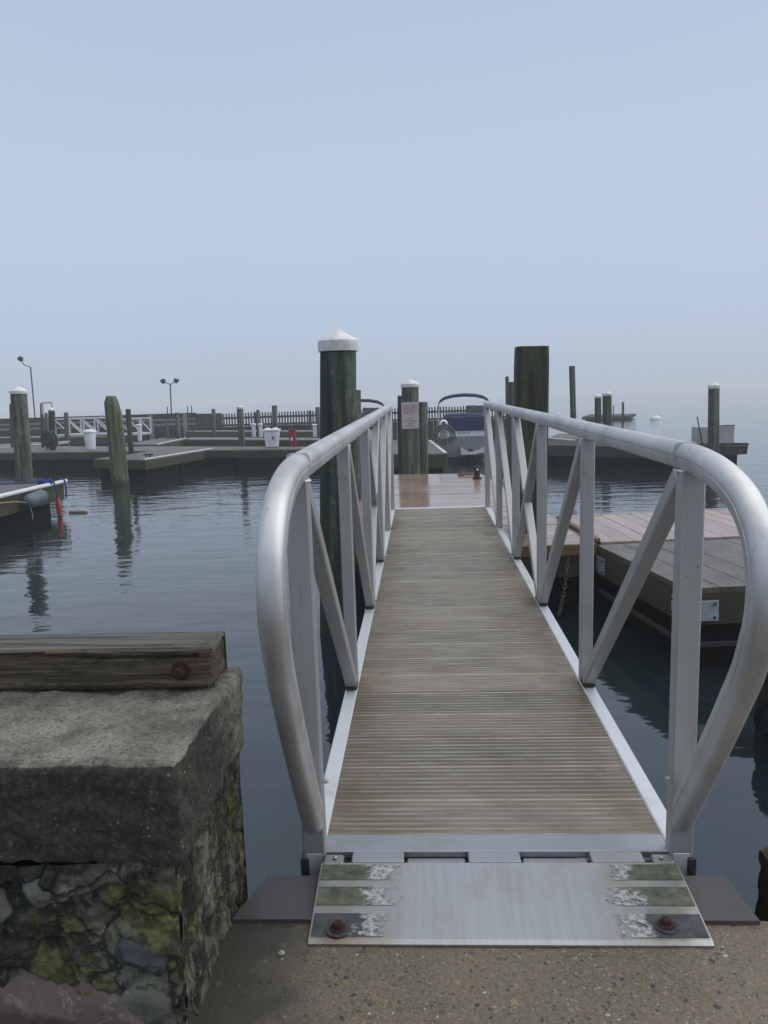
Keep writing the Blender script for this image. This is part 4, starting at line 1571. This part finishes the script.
pile_px('pale grey capped pile at the corner of the left finger dock', 18.5, 391, 480, 12.75, 16, 'pile_grey', 0.05, xb=24)
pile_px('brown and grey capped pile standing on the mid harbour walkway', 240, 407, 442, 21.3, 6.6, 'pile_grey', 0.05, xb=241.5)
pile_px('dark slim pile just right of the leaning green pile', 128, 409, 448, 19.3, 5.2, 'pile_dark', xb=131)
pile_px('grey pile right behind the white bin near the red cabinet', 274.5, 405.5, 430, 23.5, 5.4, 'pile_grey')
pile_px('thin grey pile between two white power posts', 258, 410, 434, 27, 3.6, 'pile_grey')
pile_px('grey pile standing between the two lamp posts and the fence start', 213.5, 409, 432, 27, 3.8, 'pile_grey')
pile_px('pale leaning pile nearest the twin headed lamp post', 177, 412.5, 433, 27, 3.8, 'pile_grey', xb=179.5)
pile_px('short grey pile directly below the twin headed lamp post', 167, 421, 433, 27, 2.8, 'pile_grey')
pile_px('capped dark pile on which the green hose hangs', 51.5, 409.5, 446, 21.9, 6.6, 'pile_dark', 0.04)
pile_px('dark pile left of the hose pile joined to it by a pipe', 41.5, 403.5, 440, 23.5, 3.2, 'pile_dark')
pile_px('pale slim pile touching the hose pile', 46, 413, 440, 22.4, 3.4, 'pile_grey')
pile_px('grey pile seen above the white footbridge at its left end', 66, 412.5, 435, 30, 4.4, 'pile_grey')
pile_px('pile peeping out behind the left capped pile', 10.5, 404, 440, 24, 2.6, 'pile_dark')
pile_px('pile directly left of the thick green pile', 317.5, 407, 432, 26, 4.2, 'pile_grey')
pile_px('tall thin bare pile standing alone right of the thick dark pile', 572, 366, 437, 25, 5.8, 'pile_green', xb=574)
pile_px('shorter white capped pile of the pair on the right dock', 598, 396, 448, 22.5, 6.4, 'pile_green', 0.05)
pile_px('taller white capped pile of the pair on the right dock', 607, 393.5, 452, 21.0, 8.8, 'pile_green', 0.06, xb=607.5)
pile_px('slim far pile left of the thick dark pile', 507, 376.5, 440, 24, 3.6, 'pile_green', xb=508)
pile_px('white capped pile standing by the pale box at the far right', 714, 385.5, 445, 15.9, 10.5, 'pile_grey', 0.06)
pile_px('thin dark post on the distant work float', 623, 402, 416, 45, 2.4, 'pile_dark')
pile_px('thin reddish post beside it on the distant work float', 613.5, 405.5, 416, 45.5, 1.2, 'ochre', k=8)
for i, (x, y0, lab) in enumerate(((187.5, 406, 'left of a close pair of thin mooring rods'), (191.5, 406, 'right of a close pair of thin mooring rods'), (167.3, 406.5, 'lone thin mooring rod beside the twin lamp post'))):
    pile_px(lab, x, y0, 430, 29, 1.0, 'pile_dark', k=8, group='thin mooring rods', name='mooring_rod')

# notice on the pile
pc = D(410.2, 415.5, 11.78)
sg = thing('notice_sign', 'pale notice board with red lettering fixed to the white capped pile', 'sign', tuple(pc))
q = MB()
q.cbox((0, 0, 0), (0.262, 0.012, 0.40), 0.002)
q.build('sign_board', M['sign_face'], sg)
q = MB()
rr = random.Random(2)
rows = [(0.150, 0.94), (0.113, 0.90), (0.076, 0.92), (0.040, 0.74), (0.004, 0.10), (-0.045, 0.52), (-0.085, 0.90), (-0.122, 0.40), (-0.158, 0.62)]
for zc, wf in rows:
    x = -0.115 * wf
    while x < 0.115 * wf - 0.006:
        w = rr.uniform(0.008, 0.013)
        h = rr.uniform(0.020, 0.024)
        if rr.random() < 0.5:
            q.box((x + w / 2, -0.0072, zc), (w * 0.35, 0.0016, h))
            q.box((x + w * 0.6, -0.0072, zc + h * 0.4), (w * 0.5, 0.0016, h * 0.22))
            q.box((x + w * 0.6, -0.0072, zc - h * 0.1), (w * 0.5, 0.0016, h * 0.22))
        else:
            q.box((x + w * 0.2, -0.0072, zc), (w * 0.3, 0.0016, h))
            q.box((x + w * 0.8, -0.0072, zc), (w * 0.3, 0.0016, h))
            q.box((x + w * 0.5, -0.0072, zc + rr.choice((-0.4, 0, 0.4)) * h), (w * 0.3, 0.0016, h * 0.2))
        x += w + 0.004
        if rr.random() < 0.16:
            x += 0.008
q.build('lettering', M['sign_red'], sg)

# ================================================================== FAR PIER, FENCE, FOOTBRIDGE, LAMPS
YP = 34.0
xa, xb, xc = D(-60, 420, YP).x, D(196, 420, YP).x, D(520, 420, YP).x
pier = thing('timber_pier', 'dark fixed timber pier with rails along the far left side of the harbour', 'pier', ((xa + xb) / 2, YP, WZ))
pl = Vector(pier.location)
q = MB()
q.box(Vector(((xa + xb) / 2, YP + 1.5, 0.02)) - pl, (xb - xa, 3.0, 0.16))
q.build('pier_deck', M['pier_wood'], pier)
q = MB()
x = xa
while x < xb:
    q.rnd = random.random()
    q.box(Vector((x, YP + 0.08, -0.35)) - pl, (0.13, 0.05, 1.1))
    x += 0.16
q.build('sheet_planking', M['pier_wood'], pier)
zt = 0.78
q = MB()
q.box(Vector(((xa + xb) / 2, YP + 0.05, zt - 0.06)) - pl, (xb - xa, 0.16, 0.17))
q.build('top_rail', M['pier_wood'], pier)
for zz in (0.53, 0.32):
    q = MB()
    q.box(Vector(((xa + xb) / 2, YP + 0.03, zz)) - pl, (xb - xa, 0.05, 0.09))
    q.build('mid_rail', M['rail_grey'], pier)
x = xa + 0.4
while x < xb:
    q = MB()
    q.cbox(Vector((x, YP - 0.03, 0.15)) - pl, (0.17, 0.17, 1.24), 0.01)
    q.build('rail_post', M['rail_grey'], pier)
    x += 1.55
fence = thing('picket_fence', 'grey weathered picket fence along the far side of the harbour', 'fence', ((xb + xc) / 2, YP, WZ))
fl_ = Vector(fence.location)
q = MB()
x = xb
while x < xc:
    q.rnd = random.random()
    zt_ = 0.70 + 0.035 * math.sin(x * 3.1) * 0.3 + random.uniform(-.012, .012)
    q.box(Vector((x, YP, (zt_ + 0.10) / 2)) - fl_, (0.066, 0.022, zt_ - 0.10))
    q.add([Vector((x + a, YP + b, c)) - fl_ for a, b, c in ((-.033, -.011, zt_), (.033, -.011, zt_), (.033, .011, zt_), (-.033, .011, zt_), (0, 0, zt_ + 0.05))], [(0, 1, 4), (1, 2, 4), (2, 3, 4), (3, 0, 4)])
    x += 0.125
q.build('pickets', M['picket'], fence)
for zz in (0.52, 0.20):
    q = MB()
    q.box(Vector(((xb + xc) / 2, YP + 0.04, zz)) - fl_, (xc - xb, 0.04, 0.09))
    q.build('fence_rail', M['picket'], fence)
x = xb + 0.3
while x < xc:
    q = MB()
    q.cbox(Vector((x, YP + 0.12, 0.25)) - fl_, (0.12, 0.12, 1.0), 0.01)
    q.build('fence_post', M['picket'], fence)
    x += 2.4
bw_ = MB()
x = xb - 0.1
while x < xc:
    bw_.rnd = random.random()
    bw_.box((x, YP + 0.3, -0.35), (0.26, 0.12, 0.95 + random.uniform(-.02, .02)))
    x += 0.27
tag(bw_.build('bulkhead', M['pier_wood']), 'dark timber bulkhead wall below the picket fence', 'bulkhead')


def footbridge(label, x0, x1, ytop, ybot, depth):
    a, b = D(x0, ybot, depth), D(x1, ybot, depth)
    z1 = D((x0 + x1) / 2, ytop, depth).z
    z0 = 0.08
    t = thing('footbridge', label, 'gangway', (a.x, depth, z0), 'white aluminium footbridges')
    W_ = b.x - a.x
    H_ = z1 - z0
    n = max(2, round(W_ / 0.62))
    for side in (0, 1.1):
        q = MB()
        q.bar((0, side, H_), (W_, side, H_), 0.07, 0.06, Vector((0, 1, 0)), 0.008)
        q.build('handrail', M['chord'], t)
        q = MB()
        for i in range(n + 1):
            q.bar((W_ * i / n, side, 0), (W_ * i / n, side, H_), 0.045, 0.045, Vector((0, 1, 0)), 0.005)
        q.build('posts', M['chord'], t)
        q = MB()
        for i in range(n):
            q.bar((W_ * i / n, side, H_ - 0.02), (W_ * (i + 1) / n, side, 0.03), 0.04, 0.04, Vector((0, 1, 0)), 0.005)
        q.build('bracing', M['chord'], t)
    q = MB()
    q.box((W_ / 2, 0.55, -0.02), (W_, 1.05, 0.08))
    q.build('deck', M['chord'], t)
    return t


footbridge('long white truss footbridge crossing to the far left docks', 56, 113, 418.5, 436, 31.5)
footbridge('short white truss footbridge right of the leaning green pile', 119, 142, 419, 436, 30.5)


def lamp_post(label, px, pyb, pyt, depth, arms, lean=0.0):
    b, t = D(px, pyb, depth), D(px + lean, pyt, depth)
    b.z = 0.1
    r = thing('lamp_post', label, 'street lamp', tuple(b), 'harbour lamp posts')
    q = MB()
    q.lathe([(0.10, 0), (0.10, 0.25), (0.05, 0.3)], (0, 0, 0), 10)
    q.tube([Vector((0, 0, 0)), t - b], 0.030, 8)
    q.build('pole', M['black_steel'], r)
    for s, up in arms:
        q = MB()
        h = t - b
        q.tube([h, h + Vector((s * 0.28, 0, 0.10)), h + Vector((s * 0.42, 0, 0.32 * up))], 0.020, 6)
        q.build('arm', M['black_steel'], r)
        q = MB()
        c = h + Vector((s * 0.42, -0.05, 0.40 * up))
        rot = Matrix.Rotation(s * 0.5, 3, 'Y')
        q.cbox(c, (0.20, 0.22, 0.15), 0.03, rot)
        q.cbox(c + rot @ Vector((0, 0, -0.11)), (0.15, 0.16, 0.04), 0.01, rot)
        q.build('lamp_head', M['black_steel'], r)


lamp_post('tall single headed lamp post at the far left', 34.5, 414, 367, YP + 1.2, [(-1, 1.0)], -4)
lamp_post('twin headed lamp post on the far pier', 171, 414, 384.5, YP + 1.4, [(-0.75, 0.45), (0.75, 0.45)], -0.8)

# ================================================================== SMALL HARBOUR THINGS
p = G(91, 449.3)
t = thing('dock_bin', 'white tapered dock bin with a domed lid on the walkway', 'bin', (p.x, p.y, 0.0), 'white dock bins')
q = MB()
q.lathe([(0.125, 0), (0.13, 0.02), (0.165, 0.47), (0.16, 0.49)], (0, 0, 0), 20)
smooth_by_angle(q.build('bin_body', M['white_plastic'], t))
q = MB()
q.lathe([(0.18, 0.47), (0.19, 0.50), (0.165, 0.545), (0.07, 0.57), (0.02, 0.575)], (0, 0, 0), 20)
smooth_by_angle(q.build('lid', M['white_plastic'], t))
p = G(272.5, 447.2)
t = thing('dock_box', 'squarish white dock bin with two bumps on its lid next to the red cabinet', 'bin', (p.x, p.y, 0.0), 'white dock bins')
q = MB()
q.cbox((0, 0, 0.215), (0.32, 0.32, 0.43), 0.02)
for i in range(len(q.v)):
    x, y_, z = q.v[i]
    k = 0.92 + 0.28 * z / 0.43
    q.v[i] = (x * k, y_ * k, z)
q.build('bin_body', M['white_plastic'], t)
q = MB()
q.cbox((0, 0, 0.45), (0.43, 0.42, 0.05), 0.015)
for s in (-1, 1):
    q.lathe([(0.085, 0.47), (0.08, 0.495), (0.04, 0.515)], (s * 0.10, 0, 0), 12)
q.build('lid', M['white_plastic'], t)
q = MB()
q.cbox((0.06, -0.182, 0.25), (0.06, 0.01, 0.08), 0.003)
q.build('label_patch', M['hose_grey'], t)
p = G(293, 446.4)
t = thing('extinguisher_cabinet', 'dark red fire extinguisher cabinet standing on the walkway', 'fire cabinet', (p.x, p.y, 0.0))
q = MB()
q.cbox((0, 0, 0.215), (0.17, 0.15, 0.43), 0.012)
q.build('cabinet_body', M['red'], t)
q = MB()
q.cbox((-0.015, -0.079, 0.22), (0.11, 0.008, 0.36), 0.003)
q.build('door', M['red'], t)
q = MB()
q.cbox((-0.01, -0.086, 0.20), (0.06, 0.004, 0.09), 0.001)
q.build('door_label', M['pale_trim'], t)
q = MB()
q.cbox((0, 0, 0.44), (0.19, 0.17, 0.03), 0.008)
q.build('cabinet_roof', M['dark_metal'], t)
for i, (x, yb, h, lab) in enumerate(((254, 437, 13.5, 'white power post left of the thin grey pile'), (261, 437, 13.5, 'white power post right of the thin grey pile'), (315, 437, 13, 'white power post beside the thick green pile'),
                                     (140, 441, 17, 'white power post at the end of the short footbridge'))):
    p = G(x, yb)
    t = thing('power_post', lab, 'power post', (p.x, p.y, 0.0), 'white power posts')
    hh = h * p.y / F_PX
    q = MB()
    q.cbox((0, 0, hh * 0.42), (0.11, 0.11, hh * 0.84), 0.01)
    q.build('pedestal', M['white_plastic'], t)
    q = MB()
    q.cbox((0, 0, hh * 0.92), (0.16, 0.16, hh * 0.16), 0.02)
    q.build('lamp_head', M['white_plastic'], t)


def hose_coil(name, label, c, r0, n, mat, seed, squash=0.8, sag=0.4, tube=0.014, parent=None):
    rr = random.Random(seed)
    q = MB()
    pts = []
    for k in range(n * 14):
        a = 2 * math.pi * k / 14
        rad = r0 * (0.55 + 0.45 * ((k // 14) % 5) / 4) * (1 + 0.04 * rr.uniform(-1, 1))
        z = rad * math.cos(a)
        pts.append(Vector((rad * squash * math.sin(a) * (1.0 - 0.35 * (z / rad)), -0.004 * k / 14 * 3, z * (1 + sag * (0.5 if z < 0 else 0)))))
    q.tube(catmull([tuple(p) for p in pts], 2), tube, 6)
    q.v = [tuple(Vector(p) + Vector(c)) for p in q.v]
    o = smooth_by_angle(q.build(name, mat, parent), 60)
    if parent is not None:
        o.location = -parent.location
        return o
    return tag(o, label, 'hose')


c = D(48.5, 437.5, 21.55)
hose_coil('hose_coil', 'green garden hose coiled on the dark capped pile', c, 0.21, 12, M['hose_green'], 5)
c = D(52.5, 438, 21.6)
hose_coil('hose_coil', 'grey hose hanging over the green one on the same pile', c, 0.22, 5, M['hose_grey'], 6)
q = MB()
a, b = D(41.5, 403, 23.0), D(51.5, 402.5, 22.0)
q.tube([a + Vector((0, 0, -0.35)), a, b, b + Vector((0, 0, -0.16))], 0.022, 6)
tag(q.build('overhead_pipe', M['galv']), 'thin pipe bridging the tops of the two piles by the hose', 'pipe')

# pale box by the right pile
p = G(712.5, 443.5, 0.0)
t = thing('storage_box', 'pale grey two part storage box standing behind the far right pile', 'box', (p.x, p.y, 0.003))
q = MB()
q.cbox((0.20, 0, 0.195), (0.38, 0.36, 0.39), 0.015)
q.build('box_section', M['crate'], t)
q = MB()
q.cbox((-0.20, 0.01, 0.185), (0.38, 0.36, 0.37), 0.015)
q.build('box_section', M['crate'], t)
q = MB()
q.cbox((0.20, 0, 0.392), (0.40, 0.38, 0.018), 0.006)
q.build('lid', M['crate'], t)
q = MB()
a, b = D(702.5, 441, p.y - 0.22), D(697, 416.5, p.y - 0.2)
a.z = 0.0
q.bar(a, b, 0.022, 0.022)
tag(q.build('leaning_rod', M['black_steel']), 'short dark rod leaning against the pale storage box', 'rod')
q = MB()
for k, (x, y_, w) in enumerate(((735, 446.5, 0.45), (739, 444.5, 0.35), (731, 445, 0.3))):
    p = G(x, y_, 0.05)
    q.cbox((p.x, p.y, 0.035 + 0.012 * k), (w, 0.12, 0.06), 0.008, Matrix.Rotation(0.15 * k, 3, 'Z'))
tag(q.build('plank_scraps', M['pier_wood']), 'dark loose planks lying at the right end of the dock', 'planks')

for x, y_, r, lab in ((655.5, 419.6, 0.30, 'white mooring ball floating out on the open water'), (558, 415.5, 0.2, 'faint white mooring ball beyond the tall thin pile')):
    p = G(x, y_, WZ)
    q = MB()
    q.lathe([(r * 0.5, -0.2), (r * 0.9, -0.1), (r, 0.02), (r * 0.92, 0.11), (r * 0.62, 0.19), (r * 0.2, 0.23), (0.03, 0.235)], (p.x, p.y, WZ), 18)
    q.lathe([(0.04, 0.23), (0.03, 0.30)], (p.x, p.y, WZ), 8)
    tag(smooth_by_angle(q.build('mooring_buoy', M['white_plastic'])), lab, 'buoy', 'mooring balls')


# ================================================================== MOTORBOATS
def motorboat(label, loc, beam, length, canvas, rot, bim_px=None, bh=1.15, cover=True, hullmat='hull_grey'):
    t = thing('motorboat', label, 'boat', loc, 'motorboats')
    t.rotation_euler = (0, 0, rot)
    B = beam / 2
    st = [(0.0, 1.0, 0.0), (0.2, 1.0, 0), (0.45, 1.0, 0.02), (0.65, 0.93, 0.06), (0.8, 0.74, 0.12), (0.92, 0.42, 0.19), (1.0, 0.03, 0.26)]

    def sec(f, w, r_, lv):
        y_ = f * length
        b = B * w
        zk = -0.18 + 0.5 * max(0, f - 0.6)
        return {'k': (0, y_, zk), 'c': (b * 0.80, y_, 0.10 + r_), 'm': (b * 0.95, y_, 0.36 + r_), 'g': (b, y_, 0.62 + r_), 't': (b * 0.97, y_, 0.78 + r_), 'i': (b * 0.86, y_, 0.80 + r_)}[lv]
    h = MB()

    def skin(levels, mat, mirror=True):
        h.mat(mat)
        for s in (-1, 1):
            vs = []
            for f, w, r_ in st:
                for lv in levels:
                    x, y_, z = sec(f, w, r_, lv)
                    vs.append((x * s, y_, z))
            m = len(levels)
            fs = []
            for i in range(len(st) - 1):
                for j in range(m - 1):
                    a = i * m + j
                    fs.append((a, a + m, a + m + 1, a + 1) if s > 0 else (a, a + 1, a + m + 1, a + m))
            h.add(vs, fs)
    skin(['k', 'c'], M['bottom_blue'])
    skin(['c', 'm', 'g'], M[hullmat])
    skin(['g', 't', 'i'], M['gel_white'])
    # transom
    f, w, r_ = st[0]
    P = {lv: sec(f, w, r_, lv) for lv in 'kcmgti'}
    mir = lambda p: (-p[0], p[1], p[2])
    h.mat(M['bottom_blue'])
    h.add([mir(P['c']), P['k'], P['c']], [(0, 1, 2)])
    h.mat(M[hullmat])
    h.add([mir(P['c']), P['c'], P['m'], P['g'], mir(P['g']), mir(P['m'])], [(0, 1, 2, 3, 4, 5)])
    h.mat(M['gel_white'])
    h.add([mir(P['g']), P['g'], P['t'], P['i'], mir(P['i']), mir(P['t'])], [(0, 1, 2, 3, 4, 5)])
    ho_ = h.build('hull', None, t)
    # foredeck
    q = MB()
    vs = []
    for f, w, r_ in st[3:]:
        x, y_, z = sec(f, w, r_, 'i')
        vs += [(-x, y_, z + 0.003), (0, y_, z + 0.05 * w), (x, y_, z + 0.003)]
    fs = []
    for i in range(3):
        for j in range(2):
            a = i * 3 + j
            fs.append((a, a + 1, a + 4, a + 3))
    q.add(vs, fs)
    q.build('foredeck', M['gel_white'], t)
    # canvas cover over the cockpit, sagging between its edges
    if cover:
        q = MB()
        vs, fs = grid_face(lambda u, v: ((u - 0.5) * 2 * B * 0.93, -0.02 + v * length * 0.52, 0.80 + 0.36 * min(1.0, 9 * min(u, 1 - u)) * (0.85 + 0.15 * min(1, v * 3)) - 0.03 * math.sin(v * 9) ** 2 + 0.01 * mnoise.noise(Vector((u * 9, v * 7, 1)))), 20, 16)
        q.add(vs, fs)
        # skirt at the stern
        vs, fs = grid_face(lambda u, v: ((u - 0.5) * 2 * B * 0.93, -0.025, 0.76 + v * (0.04 + 0.36 * min(1.0, 9 * min(u, 1 - u)) * 0.85)), 20, 2)
        q.add(vs, fs)
        smooth_by_angle(q.build('cockpit_cover', canvas, t), 50)
    # windscreen
    q = MB()
    y0 = length * 0.52
    for s in (1,):
        q.add([(s * B * 0.12, y0 + 0.25, 0.90), (s * B * 0.82, y0, 0.90), (s * B * 0.74, y0 - 0.12, 1.34), (s * B * 0.12, y0 + 0.12, 1.36),
               (s * B * 0.12, y0 + 0.27, 0.90), (s * B * 0.84, y0 + .02, 0.90), (s * B * 0.76, y0 - 0.10, 1.34), (s * B * 0.12, y0 + 0.14, 1.36)],
              [(0, 1, 2, 3), (7, 6, 5, 4), (0, 4, 5, 1), (1, 5, 6, 2), (2, 6, 7, 3), (3, 7, 4, 0)])
    q.build('windscreen', M['tinted'], t)
    # bimini: bowed canvas band on a light frame
    yb = length * 0.10
    q = MB()
    arch = [(-1.0, -0.24), (-0.985, -0.10), (-0.93, -0.03), (-0.75, 0.045), (-0.45, 0.095), (0, 0.115), (0.45, 0.095), (0.75, 0.045), (0.93, -0.03), (0.985, -0.10)]
    th = 0.05
    vs = []
    for x, z in arch:
        for dy, dz in ((0, 0), (0.75, 0.03), (0.75, 0.03 - th), (0, -th * 1.3)):
            vs.append((x * B * 0.93, yb + dy, bh + z + dz))
    fs = []
    for i in range(len(arch) - 1):
        for j in range(4):
            a, b = i * 4 + j, i * 4 + (j + 1) % 4
            fs.append((a, b, b + 4, a + 4))
    fs += [(3, 2, 1, 0), tuple(range(len(arch) * 4 - 4, len(arch) * 4))]
    q.add(vs, fs)
    smooth_by_angle(q.build('bimini_canvas', canvas, t), 50)
    for s in (-1, 1):
        for dy in (0.05, 0.7):
            q = MB()
            q.tube([Vector((s * B * 0.92, yb + dy, bh - 0.2)), Vector((s * B * 0.94, yb + dy * 0.6 + 0.1, 0.76))], 0.016, 6)
            q.build('bimini_pole', M['pale_trim'], t)
    return t


ps = D(436, 440, 19.6)
pe = D(493, 440, 19.6)
BOATX, BEAM = (ps.x + pe.x) / 2, pe.x - ps.x
mbt = motorboat('white and grey motorboat with navy blue cover and bimini, stern to the dock', (BOATX, 19.6, WZ + 0.05), BEAM, 4.9, M['blue_canvas'], RAD(-3), bh=1.56)
q = MB()
for k in range(3):
    q.cbox((-0.12 + 0.11 * k, -0.006, 0.70), (0.05, 0.006, 0.03), 0.001)
q.build('hull_lettering', M['hull_grey'], mbt)
q = MB()
q.cbox((BEAM * 0.10, -0.10, 0.05), (0.14, 0.16, 0.5), 0.03)
q.build('outdrive', M['rubber'], mbt)
pb2 = D(349, 430, 22.0)
pe2 = D(388, 430, 22.0)
motorboat('white motorboat with black bimini half hidden behind the thick green pile', ((pb2.x + pe2.x) / 2 - 0.25, 22.0, WZ + 0.05), (pe2.x - pb2.x) + 0.5, 4.6, M['black_canvas'], RAD(4), bh=1.5, hullmat='gel_white')

# shore power stand with looped cord at the stern of the blue boat
p = D(444, 441, 18.9)
t = thing('power_stand', 'pale shore power stand in front of the blue covered motorboat', 'power post', (p.x, 18.9, 0.0), 'white power posts')
zc = D(444, 424, 18.9).z
q = MB()
q.cbox((0, 0, (zc - 0.06) / 2), (0.20, 0.14, zc - 0.06), 0.03)
q.build('stand_body', simple('pale_beige_plastic', (0.40, 0.40, 0.35), None, 6, 0.6), t)
q = MB()
q.lathe([(0.07, 0), (0.105, 0.02), (0.105, 0.07), (0.06, 0.10)], (0, 0.06, zc), 16, (0, -1, 0.1))
q.build('lamp_head', M['white_plastic'], t)
q = MB()
q.lathe([(0.05, 0), (0.05, 0.03)], (0, -0.05, zc + 0.01), 12, (0, -1, 0.1))
q.build('lens', M['rubber'], t)
hose_coil('power_cord', 'grey looped cord hung on the pale shore power stand', Vector((p.x, 18.78, D(444, 433, 18.9).z)), 0.235, 7, M['hose_grey'], 11, 1.15, 0.2, 0.013, t)

# white curved boarding step below the transom
q = MB()
ps_, vs = [], []
n_ = 16
x0, x1 = D(461.5, 452, 19.3).x - mbt.location.x, D(485, 452, 19.3).x - mbt.location.x
for i in range(n_ + 1):
    u = i / n_
    x = x0 + (x1 - x0) * u
    zt_ = D(473, 447, 19.3).z - 0.13 * (math.sin(math.pi * min(1, u * 1.05)) ** 0.7) * (1 - 0.25 * u) - 0.02 * u
    zb_ = D(473, 454.5, 19.3).z + 0.11 * max(0, u - 0.45) ** 1.5
    zb_ = min(zb_, zt_ - 0.025)
    for yy in (-0.30, -0.02):
        vs += [(x, yy, zt_ - mbt.location.z), (x, yy, zb_ - mbt.location.z)]
fs = []
for i in range(n_):
    a = i * 4
    fs += [(a, a + 1, a + 5, a + 4), (a + 3, a + 2, a + 6, a + 7), (a + 2, a, a + 4, a + 6), (a + 1, a + 3, a + 7, a + 5)]
fs += [(0, 2, 3, 1), (n_ * 4, n_ * 4 + 1, n_ * 4 + 3, n_ * 4 + 2)]
q.add(vs, fs)
smooth_by_angle(q.build('boarding_step', M['gel_white'], mbt), 40)

# plank wave screen behind the far pier
ws = MB()
x = xa
while x < xb + 0.3:
    ws.rnd = random.random()
    ws.box((x, YP + 3.1, 0.08), (0.24, 0.07, 1.26 + random.uniform(-.02, .02)))
    x += 0.25
tag(ws.build('wave_screen', M['pier_wood']), 'dark plank screen standing along the back of the far left pier', 'screen')

for x, y_, lab in ((148.5, 457.0, 'small black cleat at the front corner of the mid harbour finger dock'), (118, 457.5, 'small black cleat on the mid harbour finger dock touching the leaning pile'),
                   (372, 452.0, 'small black cleat on the wide boat dock left of the notice pile'), (640, 447.5, 'small black cleat on the dark dock between the pile pair and the pale box')):
    p = G(x, y_, 0.0)
    t = thing('dock_cleat', lab, 'cleat', (p.x, p.y, 0.002), 'black dock cleats')
    q = MB()
    for a in (-0.04, 0.04):
        q.lathe([(0.022, 0), (0.016, 0.045)], (a, 0, 0), 8)
    q.lathe([(0.008, -0.12), (0.018, -0.09), (0.02, 0), (0.018, 0.09), (0.008, 0.12)], (0, 0, 0.055), 8, (1, 0.1, 0))
    smooth_by_angle(q.build('cleat_body', M['rubber'], t))
